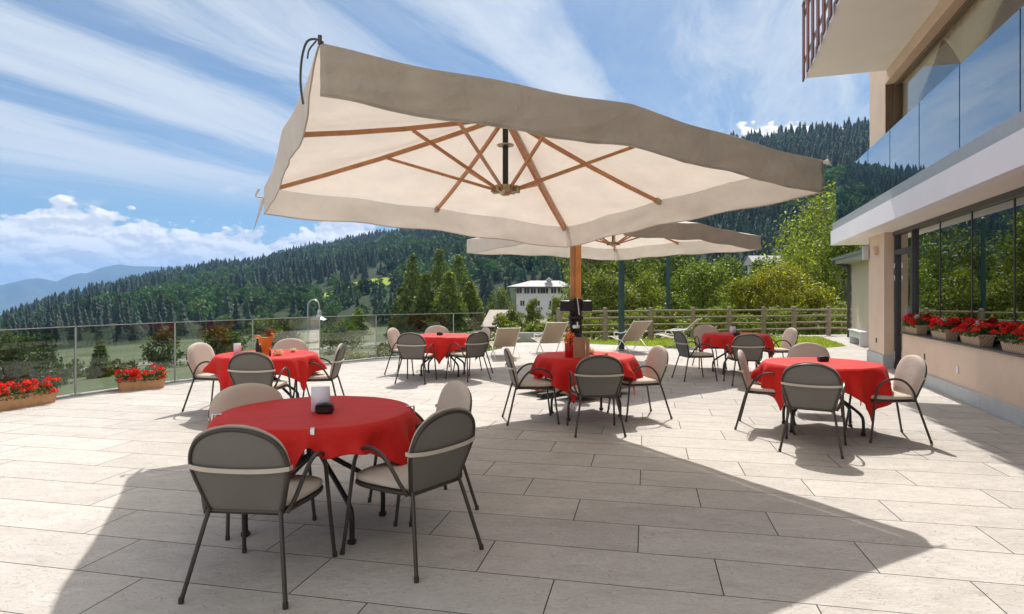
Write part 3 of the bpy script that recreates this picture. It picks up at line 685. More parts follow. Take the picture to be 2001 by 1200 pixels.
# trees and bushes in the dip beyond the glass
for i,(px,Y,top,wd,st,ti,lab) in enumerate([
 (22,34,645,2.4,'broad',(.6,.7,.6),'thin dark tree behind the glass at the far left edge'),
 (44,36,648,2.6,'broad',(.7,.8,.7),'small grey-green tree second from the left behind the glass'),
 (92,34,642,2.2,'cone',(.45,.6,.6),'dark narrow cypress behind the leftmost glass panels'),
 (195,40,655,1.6,'cone',(.8,.95,.4),'small green conical shrub behind the second glass panel'),
 (320,40,640,2.4,'broad',(.6,.7,.6),'dark tree with bare lower trunk behind the second glass joint'),
 (424,30,634,1.7,'broad',(.75,.72,.50),'dull brown-green shrub left of the narrow glass panel'),
 (440,36,640,2.3,'broad',(.8,.95,.6),'green bush just right of the dull brown-green shrub'),
 (515,52,625,4.0,'broad',(.8,.95,.55),'wide green tree behind the orange basket'),
 (555,60,622,3.4,'broad',(.66,.66,.45),'dull olive tree between the basket and the lamp'),
 (665,50,628,4.2,'broad',(.9,1.1,.6),'light green bush right of the bent-neck lamp')]):
    x=TX(px,Y); zg=float(terrain(x,Y)); zt=CH+(HZ-top)/F*Y
    tree('conical_shrub' if st=='cone' else 'small_tree',lab,'tree',x,Y,zt-zg,wd,st,1500,.0052*Y,ti,'trees in the dip beyond the glass balustrade',seed=90+i,cb=.25 if st=='broad' else .03)

# hedges (each one thing)
def hedge(label,pts,h,wd,n,tint,seed,ls=.1,zoff=0,flowers=False,name='hedge'):
    rn=np.random.default_rng(seed); P=np.array(pts,float); seg=np.linalg.norm(P[1:]-P[:-1],axis=1); cum_=np.concatenate([[0],seg.cumsum()])
    s=rn.random(n)*cum_[-1]; k=np.searchsorted(cum_,s)-1; k=np.clip(k,0,len(seg)-1); f=(s-cum_[k])/seg[k]
    c=P[k]+(P[k+1]-P[k])*f[:,None]; nn=np.stack([-(P[k+1]-P[k])[:,1],(P[k+1]-P[k])[:,0]],1)/seg[k][:,None]
    q=rn.normal(0,.32,n); hh=h*(.80+.22*np.sin(s*2.1+seed)+.14*np.sin(s*5.3)+.08*np.sin(s*11))
    u=rn.random(n)**.65; c=c+nn*(q*wd*(1.1-.5*u))[:,None]
    z=terrain(c[:,0],c[:,1])*0+zoff+u*hh
    V_,F_=leaf_quads(np.stack([c[:,0],c[:,1],z],1),ls*rn.uniform(.6,1.4,n),rn); tt=tints(n,rn,tint,.32,.3)
    lum=np.array([noise.noise(Vector((a*.9,b*.9,z_*1.5))) for a,b,z_ in zip(c[:,0],c[:,1],z)]); tt[:,:3]*=np.repeat(1+.55*lum,4)[:,None]
    root=thing(name,label,'hedge',(0,0,0)); npmesh('foliage',V_,F_,M['treeleaf'],root,tint=tt)
    sm=MB(); rr=random.Random(seed)
    for i in range(int(cum_[-1]*2)):
        s0=rr.random()*cum_[-1]; k0=min(int(np.searchsorted(cum_,s0))-1,len(seg)-1); k0=max(k0,0); f0=(s0-cum_[k0])/seg[k0]; c0=P[k0]+(P[k0+1]-P[k0])*f0
        sm.tube([(c0[0],c0[1],zoff-.3),(c0[0]+rr.uniform(-.2,.2),c0[1]+rr.uniform(-.2,.2),zoff+h*.75)],[.02,.006],5)
    sm.build('stems',M['bark'],root)
    return root
hedge('long mixed hedge growing right behind the wooden fence',[(2.0,22.0),(5,22.9),(9,24.2),(12.6,25.2),(15,26)],1.15,1.1,15000,(1.15,1.2,.65),1,.13,-.15)
hedge('leafy green hedge behind the two left deck chairs',[(-.6,21.6),(.6,21.3),(1.9,21.9)],.85,1.0,4200,(1.3,1.35,.6),2,.10,-.1)
hedge('sparse grassy bushes below the low pale roof',[(-4.5,30),(-1.5,27),(.5,26)],1.0,2.2,4200,(1.0,1.05,.65),3,.12,-1.2)
hedge('low brownish flower hedge just beyond the glass behind the tables',[(-5.2,18.6),(-3,19.4),(-1.0,19.9)],.62,.9,3800,(1.35,.95,.75),4,.08,-.62)
hedge('dark shrub row across the meadow beyond the glass',[(-38,42),(-28,45),(-20,46)],1.6,2.6,6000,(.55,.62,.5),5,.26,-4.9)
hedge('dark low shrub row left of the lamp beyond the glass',[(-18,40),(-12,44),(-8,46)],1.2,2.0,3000,(.5,.6,.55),6,.24,-3.6)

# lawn patch on the terrace corner, with real blades
lawn=[(1.9,19.5),(5.4,17.55),(7.3,16.75),(9.85,18.35),(11.0,22.3),(9.0,22.45),(3.1,20.75),(1.7,20.3)]
mb=MB(); mb.prism(lawn,-.02,.012); tag(mb.build('lawn',M['lawn'],smooth=False),kind='structure')
def inpoly(x,y,P):
    c=False; n=len(P)
    for i in range(n):
        x1,y1=P[i]; x2,y2=P[(i+1)%n]
        if (y1>y)!=(y2>y) and x<(x2-x1)*(y-y1)/(y2-y1)+x1: c=not c
    return c
rn=np.random.default_rng(3); pts=rn.uniform((1.6,16.6),(11.1,22.6),(26000,2)); pts=np.array([p for p in pts if inpoly(p[0],p[1],lawn)])
n=len(pts); a=rn.uniform(0,6.28,n); hb_=rn.uniform(.03,.065,n); dx=np.cos(a)*.012; dy=np.sin(a)*.012; ln=rn.normal(0,.02,(n,2))
b0=np.stack([pts[:,0]-dx,pts[:,1]-dy,np.full(n,.01)],1); b1=np.stack([pts[:,0]+dx,pts[:,1]+dy,np.full(n,.01)],1); tp=np.stack([pts[:,0]+ln[:,0],pts[:,1]+ln[:,1],.01+hb_],1)
o=npmesh('grass',np.stack([b0,b1,tp],1).reshape(-1,3),np.arange(3*n).reshape(n,3),M['blade'],tint=tints(n,rn,(1,1,1),.22,.3,3)); tag(o,'short green lawn grass at the terrace corner','grass',kind='stuff')

# wooden fence
fpx=[1092,1181.6,1271,1353.5,1424.5,1491.5,1551,1618,1690]
A=Vector((1.7,20.35,0)); B=Vector((12.2,23.35,0)); fd=(B-A).normalized()
posts=[]
for p in fpx:
    k=(p-1000)/F; t=(k*A.y-A.x)/(fd.x-k*fd.y); posts.append(A+fd*t)
fr=thing('wooden_fence','weathered four-rail wooden post fence behind the lawn','fence',(6,21.6,0)); FO=Vector((-6,-21.6,0))
for i,p in enumerate(posts):
    p=p+FO; m_=MB(); m_.lathe([(.085,-.3),(.085,.93),(.078,.96),(.062,.985),(.075,1.02),(.07,1.06),(.045,1.09),(.01,1.10)],12,(p.x,p.y,0)); m_.build('post',M['fencewood'],fr)
rr=random.Random(4)
for i in range(len(posts)-1):
    for z in (.97,.735,.50,.27):
        a=posts[i]+FO+Vector((0,-.02,z+rr.uniform(-.012,.012))); b=posts[i+1]+FO+Vector((0,-.02,z+rr.uniform(-.012,.012)))
        m_=MB(); m_.tube([a,(a+b)/2+Vector((0,0,rr.uniform(-.008,.008))),b],[.036,.034,.036],8); m_.build('rail',M['fencewood'],fr)

# low grey wall by the deck chairs
mb=MB(); mb.box(-.45,1.35,19.95,20.2,0,.30,.01); tag(mb.build('low_wall',M['wallstone']),'low grey garden wall between the two left deck chairs','wall')

# tall dark green net masts
for i,(px,Y,h) in enumerate([(1126,23.6,4.2),(1305,24.6,4.4)]):
    r_=thing('net_mast',['dark green mast beside the wooden parasol mast','dark green mast at right under the far parasol edge'][i],'mast',(TX(px,Y),Y,-.3),0,'dark green net masts behind the fence')
    m_=MB(); m_.lathe([(.085,0),(.08,h*.6),(.065,h)],12); m_.build('pole',M['netgreen'],r_)
    m_=MB(); m_.lathe([(.09,h),(.09,h+.03),(.02,h+.09)],12); m_.build('cap',M['netgreen'],r_)
    m_=MB(); m_.tube([(.12,0,1.0),(.12,0,h*.97)],.012,6); m_.box(.06,.14,-.02,.02,1.0,1.04); m_.box(.06,.14,-.02,.02,h*.95,h*.95+.04); m_.build('hoist_wire',M['netgreen'],r_)

# ------------------------------------------------------------------ far houses
def house_white():
    Y=150; x0,x1=TX(1009,Y),TX(1112,Y); zb=float(terrain((x0+x1)/2,Y))-2; ze=CH+(HZ-560)/F*Y; zr=CH+(HZ-545)/F*Y
    root=thing('white_house','tall pale house with grey hipped roof beyond the parasol mast','house',((x0+x1)/2,Y+5,zb))
    W=(x1-x0)/2; H=ze-zb
    m_=MB(); m_.box(-W,W,-5,5,0,H); m_.build('wall',M['housewhite'],root,smooth=False)
    m_=MB(); e=1.3; vs=[(-W-e-1,-5-e,H-.02),(W+e,-5-e,H-.02),(W+e,5+e,H-.02),(-W-e-1,5+e,H-.02),(-W+3.5,0,H+zr-ze-.3),(W-2,0,H+zr-ze-.3)]
    m_.addf(vs,[(0,1,5,4),(1,2,5),(2,3,4,5),(3,0,4),(3,2,1,0)]); rf=m_.build('roof',M['roofgrey'],root,smooth=False)
    m_=MB(); cx=TX(1073,Y)-(x0+x1)/2; m_.box(cx-.5,cx+.5,-4.6,-2.2,H+.3,H+1.5); m_.addf([(cx-.9,-5,H+1.45),(cx+.9,-5,H+1.45),(cx,-5,H+2.3),(cx-.9,-2,H+1.45),(cx+.9,-2,H+1.45),(cx,-2,H+2.3)],[(0,1,2),(3,5,4),(0,2,5,3),(1,4,5,2),(0,3,4,1)]); m_.build('dormer',M['roofgrey'],rf,smooth=False)
    m_=MB(); m_.box(-W-e-.9,W+e,-5-e,-4.9-e+.1,H-.35,H-.03); m_.build('eave_board',M['dgrey'],rf,smooth=False)
    def win(px,py,w2,h2):
        xx=TX(px,Y-5)-(x0+x1)/2; z=CH+(HZ-py)/F*(Y-5)-zb
        f_=MB(); f_.box(xx-w2-.08,xx+w2+.08,-5.06,-5.002,z-h2-.08,z+h2+.08); f=f_.build('window',M['housewhite'],root,smooth=False)
        p_=MB(); p_.box(xx-w2,xx-.05,-5.09,-5.055,z-h2,z+h2); p_.box(xx+.05,xx+w2,-5.09,-5.055,z-h2,z+h2); p_.build('pane',M['win'],f,smooth=False)
    for px in (1014.5,1030,1043,1057,1068,1084,1098): win(px,568,.62,.62)
    for px in (1021,1052,1080): win(px,593,.5,.6)
    for px in (1021,1052,1083): win(px,617,.38,.45)
house_white()
def low_house(label,px0,px1,Y,pye,pyr,zb,mat,name='low_house',grp=None):
    x0,x1=TX(px0,Y),TX(px1,Y); ze=CH+(HZ-pye)/F*Y; zr=CH+(HZ-pyr)/F*Y; W=(x1-x0)/2
    root=thing(name,label,'house',((x0+x1)/2,Y+4,zb),0,grp); H=ze-zb; D=max(2.5,W*.6)
    m_=MB(); m_.box(-W*.9,W*.9,-D,D,0,H); m_.build('wall',M['cream'],root,smooth=False)
    m_=MB(); m_.addf([(-W,-D-.6,H),(W,-D-.6,H),(W,D+.6,H),(-W,D+.6,H),(-W*.6,0,H+zr-ze),(W*.75,0,H+zr-ze)],[(0,1,5,4),(1,2,5),(2,3,4,5),(3,0,4),(3,2,1,0)]); m_.build('roof',mat,root,smooth=False)
    for k in (-.5,.1,.6):
        m_=MB(); m_.box(W*k-.45,W*k+.45,-D-.04,-D+.01,H*.45,H*.45+min(1.1,H*.4)); m_.build('window',M['win'],root,smooth=False)
xx,YY_=TX(975,70),70
low_house('low building with a pale hipped roof in front of the white house',938,1016,70,639,607,float(terrain(xx,70))-.5,M['roofpale'])
def zon(px,Y): return float(terrain(TX(px,Y),Y))
# small houses on the hill: placed on the slope along their line of sight
def slope_place(px,py):
    for d in np.linspace(260,1300,500):
        a=math.atan((px-1000)/F); x,y=d*math.sin(a),d*math.cos(a); z=float(terrain(x,y))
        if HZ-(z-CH)/y*F<py: return x,y,z
    return x,y,z
for (px,py,W,H_,lab) in [(1494,508,3.2,4.2,'small chalet with grey roof among the trees above the yellow bushes'),(1640,268,3.0,3.2,'tiny pale hut high in the forest near the ridge'),(352,531,4,2.6,'tiny light hut at the ridge of the left wooded hill')]:
    if px==1494: x,y=TX(px,75),75; z=CH+(HZ-py)/F*75-3; W=1.6;H_=2.4
    else:
        x,y,z=slope_place(px,py+6); z+=7 if px!=352 else 5
    root=thing('hill_hut',lab,'hut',(x,y,z))
    m_=MB(); m_.box(-W,W,-W*.8,W*.8,-9,H_); m_.build('wall',M['housewhite'],root,smooth=False)
    m_=MB(); m_.addf([(-W*1.25,-W*1.1,H_),(W*1.25,-W*1.1,H_),(W*1.25,W*1.1,H_),(-W*1.25,W*1.1,H_),(-W*1.25,0,H_+W*.7),(W*1.25,0,H_+W*.7)],[(0,1,5,4),(1,2,5),(2,3,4,5),(3,0,4),(3,2,1,0)]); m_.build('roof',M['roofgrey'],root,smooth=False)
# road strip and shed row beyond the glass at left
rd=MB(); ys=[(-60,58),(-40,60),(-22,62),(-8,66)]
def strip(mb,pts,wd,dz):
    for i in range(len(pts)-1):
        a=Vector((*pts[i],0)); b=Vector((*pts[i+1],0)); n=10; nv=Vector((-(b-a).y,(b-a).x,0)).normalized()*wd/2
        def fn(u,v):
            p=a.lerp(b,u)+nv*(v*2-1); return (p.x,p.y,float(terrain(p.x,p.y))+dz)
        mb.grid(fn,n,4)
strip(rd,ys,9,.05); tag(rd.build('road',pmat('pale_gravel_road',(.33,.28,.26),.9,var=.08,scale=.3)),kind='structure')

# ================================================================== HOTEL (local x = along the facade away from us, y = out of the facade)
HO=(6.05,7.36,0); HR=math.atan2(.9521,.3057)
hotel=thing('hotel_building','peach stuccoed hotel with white balcony fascia and large dark windows','building',HO,HR)
def hp(name,mat,boxes,parent=hotel,b=0,smooth=False):
    m_=MB()
    for q in boxes: m_.box(*q,b=b)
    return m_.build(name,mat,parent,smooth=smooth)
# ground floor
hp('parapet_wall',M['stucco'],[(-9,4.46,-.11,.12,.0,.79)])
for k in range(11): hp('plinth',M['grey'],[(4.44-1.2*(k+1)+.004,4.44-1.2*k,.12,.150,.0,.20)],b=.006)
hp('plinth',M['grey'],[(5.73,7.14,.124,.15,.0,.26)],b=.008)
hp('window_sill',M['greymetal'],[(-9,4.50,-.12,.15,.79,.815)],b=.004)
pl=hp('pillar',M['stucco'],[(5.76,7.1,-.75,.12,.0,2.8)])
hp('pillar',M['stucco'],[(5.76,7.1,-.75,.10,3.372,7.2)])
hp('plinth',M['grey'],[(5.735,5.76,-.08,.122,.0,.26)])
hp('head_beam',M['greymetal'],[(-9,5.74,-.16,-.03,2.72,2.80)])
# glazing bays
us=[5.72,4.484,3.15,1.82,.48,-.85,-2.18,-3.5,-4.84,-6.2,-7.5]
for i in range(1,len(us)-1):
    a,b=us[i],us[i+1]; z0=.815
    w_=hp('window',M['greymetal'],[(a-.012,a+.012,-.14,-.085,z0,2.72),(b+.012,a-.012,-.14,-.085,z0,z0+.04)])
    hp('pane',M['glassw'],[(b+.014,a-.014,-.105,-.095,z0+.042,2.718)],w_)
    hp('blind',M['blind'],[(b+.03,a-.03,-.135,-.125,2.50,2.71)],w_)
dr=hp('door',M['greymetal'],[(5.60,5.70,-.16,-.04,0,2.72),(4.52,4.60,-.16,-.04,0,2.40),(4.52,5.60,-.16,-.04,2.32,2.42),(4.52,5.60,-.15,-.05,0,.09),(4.46,4.52,-.16,-.04,.0,2.72)])
hp('pane',M['glassw'],[(4.602,5.598,-.105,-.095,.092,2.318),(4.525,5.598,-.105,-.095,2.422,2.715)],dr)
hp('handle',M['steel'],[(4.63,4.66,-.04,.02,.95,1.25)],dr,b=.005)
hp('hinge',M['chrome'],[(5.60,5.63,-.038,-.015,z,z+.10) for z in (2.05,1.80)],dr)
hp('hinge',M['chrome'],[(5.60,5.63,-.038,-.015,.16,.36)],dr)
# dark interior
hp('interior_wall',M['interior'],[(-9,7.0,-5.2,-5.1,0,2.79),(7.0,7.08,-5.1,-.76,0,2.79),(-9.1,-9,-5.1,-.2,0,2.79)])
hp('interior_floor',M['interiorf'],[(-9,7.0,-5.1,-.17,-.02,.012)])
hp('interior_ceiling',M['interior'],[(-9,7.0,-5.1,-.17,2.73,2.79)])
hp('wall',M['stucco'],[(7.08,7.12,-8,-.76,0,6.1),(-9.2,-9.1,-8,.1,0,6.1),(-9.1,7.08,-8,-7.9,0,6.1)])
# balcony
hp('balcony_fascia',M['fascia'],[(-9,9.23,.40,.55,2.803,3.17),(9.08,9.23,-3,.40,2.803,3.17)])
hp('balcony_slab',M['soffit'],[(-9,9.079,-4.9,.398,2.801,3.10)])
hp('balcony_edge',M['clampmetal'],[(-9,9.20,.36,.515,3.172,3.37),(9.05,9.20,-3,.36,3.172,3.37)])
hp('balcony_floor',M['grey'],[(-9,9.05,-4.9,.36,3.102,3.365)])
ub=[9.15,7.32,5.65,3.98,2.305,.645,-1.03,-2.7,-4.37,-6.05,-7.7,-9]
for i in range(len(ub)-1):
    hp('balcony_glass_panel',M['glassu'],[(ub[i+1]+.012,ub[i]-.012,.425,.441,3.372,4.50)])
for k in range(2):
    hp('balcony_glass_panel',M['glassu'],[(9.12,9.136,.40-1.6*(k+1)+.01,.40-1.6*k-.01,3.372,4.50)])
for i in range(1,len(ub)-1): hp('glass_joint',M['black'],[(ub[i]-.008,ub[i]+.008,.422,.444,3.372,4.50)])
# upper storey
hp('upper_beam',M['stucco'],[(-9,5.755,-.3,.11,5.85,6.10)])
for j,(a,b) in enumerate([(5.74,-.6),(-.6,-4.6),(-4.6,-8.6)]):
    w_=hp('upper_window',M['brownframe'],[(a-.05,a,-.16,-.05,3.37,5.85),(b,b+.05,-.16,-.05,3.37,5.85),(b+.05,a-.05,-.15,-.06,5.79,5.85),(b+.05,a-.05,-.15,-.06,3.37,3.44)])
    hp('pane',M['glassup'],[(b+.052,a-.052,-.105,-.097,3.442,5.788)],w_)
hp('upper_jamb',M['brownframe'],[(5.745,5.757,-.3,.095,3.37,5.85)])
def curtain(name,prof,mat,nfold=26,y0=-.22,seed=0):
    """prof: list of (z, u_left, u_right) from top to bottom"""
    zs=[p[0] for p in prof]; ul=[p[1] for p in prof]; ur=[p[2] for p in prof]; m_=MB()
    def fn(u,v):
        z=zs[0]+(zs[-1]-zs[0])*v; a=float(np.interp(-z,[-q for q in zs],ul)); b=float(np.interp(-z,[-q for q in zs],ur))
        wd=abs(b-a); am=.035*min(1,1.2-wd*.15)
        return (a+(b-a)*u, y0+am*math.sin(u*nfold*2*math.pi/2+seed), z)
    m_.grid(fn,nfold*4,14); return m_.build(name,mat,hotel,ang=80)
for k,ua in enumerate([3.42,.50,-2.42,-5.3]):
    # hung from apex to next apex, drawn together low down
    curtain('curtain',[(5.86,ua,ua-2.9),(5.44,ua-.53,ua-2.11),(4.95,ua-1.05,ua-1.25),(3.4,ua-1.02,ua-1.30)],M['curtain'],20,seed=k)
curtain('curtain',[(5.86,5.72,3.42),(5.24,5.72,4.59),(4.75,5.72,5.42),(3.4,5.72,5.48)],M['curtain'],16,seed=9)
curtain('red_curtain',[(5.60,3.52,3.38),(5.2,3.86,3.30),(4.4,4.0,3.32),(3.4,3.95,3.4)],M['redcurtain'],8,y0=-.62)
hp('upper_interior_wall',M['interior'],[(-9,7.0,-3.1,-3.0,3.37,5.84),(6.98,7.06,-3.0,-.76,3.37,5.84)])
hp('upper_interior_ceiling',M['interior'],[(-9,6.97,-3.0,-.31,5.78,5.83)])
# roof slab that overhangs, with the balcony of the floor above
hp('roof_slab',M['soffit'],[(-9,5.60,-8,1.57,6.102,6.30)])
hp('roof_slab_edge',M['fascia'],[(-9,5.62,1.572,1.61,6.10,6.30),(5.602,5.62,-8,1.572,6.10,6.30)])
u=5.60; k=0
while u>-4:
    hp('balcony_board',M['brownboard'],[(u-.22,u,1.66,1.69,6.02,7.62)]); u-=.62; k+=1
hp('board_rail',M['brownframe'],[(-5,5.62,1.625,1.66,6.42,6.47),(-5,5.62,1.625,1.66,7.40,7.46)])
hp('board_rail',M['clampmetal'],[(-5,5.62,1.625,1.70,7.63,7.66)])
# wall details
hp('socket',M['greymetal'],[(3.15,3.21,.12,.128,.42,.52)]); hp('socket',M['white'],[(1.66,1.74,.12,.135,.37,.47)],b=.006)
hp('socket',M['greymetal'],[(6.35,6.42,.12,.13,.48,.58)])
wl=MB(); wl.lathe([(.0,0),(.05,0),(.055,.04),(.055,.16),(.04,.19),(.0,.19)],14,(6.25,.19,2.36)); wl.box(6.22,6.28,.12,.16,2.40,2.50); wl.build('wall_lamp',M['stucco'],hotel)
hp('wall_speaker',M['grey'],[(7.0,7.1,.122,.26,2.30,2.62)],b=.02)
# annex set back from the pillar
ax=thing('annex_building','low beige annex with a sloping grey canopy behind the hotel pillar','building',HO,HR)
hp('wall',M['cream'],[(8.6,15.4,-8,-1.12,0,2.8)],ax)
hp('plinth',M['grey'],[(8.6,15.42,-1.12,-1.09,0,.12)],ax)
m_=MB(); m_.addf([(7.2,-.60,2.60),(15.6,-.60,2.60),(15.6,-.60,2.78),(7.2,-.60,2.78),(7.2,-3.2,2.99),(15.6,-3.2,2.99),(7.2,-3.2,2.60),(15.6,-3.2,2.60)],[(0,1,2,3),(3,2,5,4),(0,6,7,1),(1,7,5,2),(0,3,4,6),(6,4,5,7)]); m_.build('canopy',M['clampmetal'],ax,smooth=False)
hp('gutter',M['galv'],[(7.2,15.62,-.595,-.52,2.72,2.80)],ax)
m_=MB(); m_.tube(smoothpath([(15.45,-.56,2.70),(15.47,-.7,2.60),(15.47,-.95,2.5),(15.47,-1.04,2.35),(15.47,-1.04,.03)],4),.055,8); m_.build('downpipe',M['dgrey'],ax)
# bench by the annex
bn=thing('bench','light grey slatted bench against the annex wall beyond the pillar','bench',tuple(Vector(HO)+Matrix.Rotation(HR,3,'Z')@Vector((12.3,-.80,0))),HR)
m_=MB()
for k in range(4): m_.box(-.85,.85,-.22+k*.115,-.125+k*.115,.40,.44,b=.006)
m_.build('seat',M['white'],bn)
for sx in (-.7,.7):
    m_=MB(); m_.box(sx-.04,sx+.04,-.2,.2,0,.398,b=.005); m_.build('leg',M['white'],bn)
m_=MB(); m_.box(-.66,.66,.17,.19,.22,.38); m_.build('apron',M['white'],bn)

# ================================================================== flower boxes
def flowers(root,L,W,z0,n,seed,petmat='petal',hgt=.16,extra=None,leaves=1400,cs=.05,spread=1.0):
    rn=np.random.default_rng(seed)
    # leaves
    c=rn.uniform((-L/2*1.02,-W/2*1.5,0),(L/2*1.02,W/2*1.5,1),(leaves,3)); hh=hgt*(.55+.45*np.sin(c[:,0]*9+seed)**2)
    c[:,2]=z0-.03+c[:,2]*hh*(1-.6*(np.abs(c[:,1])/(W*.8))**2)
    V_,F_=leaf_quads(c,.035*rn.uniform(.6,1.4,leaves),rn,up=.8); npmesh('leaves',V_,F_,M['leaf'],root,tint=tints(leaves,rn,(1,1,1),.35,.4))
    # flower heads: little balls of petals
    P=[];S=[];Tt=[]
    for k in range(n):
        x=rn.uniform(-L/2*1.05,L/2*1.05); y=rn.uniform(-W*.95,W*.95)*spread; z=z0+hgt*(.45+.6*rn.random())*(1-.35*abs(y)/W); 
        if abs(y)>W*.6: z-=.05
        r=cs*rn.uniform(.65,1.15); m=46; g=rn.normal(size=(m,3)); g/=np.linalg.norm(g,axis=1)[:,None]; g[:,2]=np.abs(g[:,2])*.9-.1
        P.append(np.array([x,y,z])+g*r); S.append(np.full(m,r*.75)); b=math.exp(rn.normal(0,.22)); t=np.ones((m,4)); t[:,:3]=b*np.exp(rn.normal(0,.15,m))[:,None]; t[:,1]*=rn.uniform(.6,3.5); t[:,2]*=rn.uniform(.6,2.5); Tt.append(np.repeat(t,4,0))
    V_,F_=leaf_quads(np.concatenate(P),np.concatenate(S),rn,up=.6,asp=.9); npmesh('blossoms',V_,F_,M[petmat],root,tint=np.concatenate(Tt))
def box_planter(L,Wt,Wb,H,inset,mat,root,wall=.012):
    m_=MB()
    def ring(l,w,z): return [(-l/2,-w/2,z),(l/2,-w/2,z),(l/2,w/2,z),(-l/2,w/2,z)]
    vs=ring(L-inset,Wb,0)+ring(L,Wt,H)+ring(L-2*wall,Wt-2*wall,H)+ring(L-2*wall-inset*.2,Wt-2*wall-.01,H-.05)
    fs=[(3,2,1,0)]
    for k in range(3):
        for j in range(4): fs.append((k*4+j,k*4+(j+1)%4,(k+1)*4+(j+1)%4,(k+1)*4+j))
    m_.addf(vs,fs); m_.build('planter_box',mat,root,smooth=False)
    s_=MB(); s_.box(-(L/2-wall-inset*.1-.002),L/2-wall-inset*.1-.002,-(Wt/2-wall-.006),Wt/2-wall-.006,H-.06,H-.03); s_.build('soil',M['soil'],root,smooth=False)
    r_=MB(); 
    for (a,b,c,d) in ((-L/2-.006,L/2+.006,-Wt/2-.006,-Wt/2+wall),(-L/2-.006,L/2+.006,Wt/2-wall,Wt/2+.006),(-L/2-.006,-L/2+wall,-Wt/2+wall,Wt/2-wall),(L/2-wall,L/2+.006,-Wt/2+wall,Wt/2-wall)): r_.box(a,b,c,d,H-.018,H+.006)
    r_.build('rim',mat,root,smooth=False)
def floor_planter(x,y,ang,L,lab,seed,n):
    r_=thing('flower_planter',lab,'planter',(x,y,0),ang,'floor planters in front of the glass balustrade')
    box_planter(L,.21,.17,.18,.06,M['terracotta'],r_); flowers(r_,L,.20,.17,n,seed,hgt=.17,leaves=1500)
    for o_ in r_.children:
        pass
floor_planter(-6.60,8.33,math.atan2(.958,.285),.92,'terracotta planter of red geraniums cut by the left edge of the picture',1,42)
floor_planter(-5.93,9.97,math.atan2(.72,.62)-.12,.66,'terracotta planter of red geraniums standing whole before the second glass panel',2,34)
for i,(uc,lab) in enumerate([(3.98,'wicker flower box with red geraniums on the sill, farthest away by the door'),(2.55,'wicker flower box with red and white flowers, second from the door'),(1.30,'wicker flower box with red geraniums, third from the door'),(-.02,'wicker flower box with bright red geraniums, nearest on the sill')]):
    p=Vector(HO)+Matrix.Rotation(HR,3,'Z')@Vector((uc,.03,.815))
    r_=thing('flower_box',lab,'planter',tuple(p),HR,'wicker flower boxes on the window sill')
    box_planter(.70,.19,.14,.155,.08,M['wicker'],r_); flowers(r_,.70,.17,.15,[30,26,34,44][i],30+i,hgt=.19,leaves=1500,cs=.048)
    rn=np.random.default_rng(70+i); 
    if i in (0,1,2):
        c=np.array([[.0,-.02,.31],[-.12,.02,.29],[.2,.0,.30]])[:2+(i==1)]; P=np.repeat(c,40,0)+rn.normal(0,.018,(40*len(c),3)); V_,F_=leaf_quads(P,np.full(len(P),.03),rn); npmesh('white_blossoms',V_,F_,leafmat('white_petal',(.7,.68,.66),.3,scale=20) if i==0 else bpy.data.materials['white_petal'],r_,tint=np.ones((len(P)*4,4)))

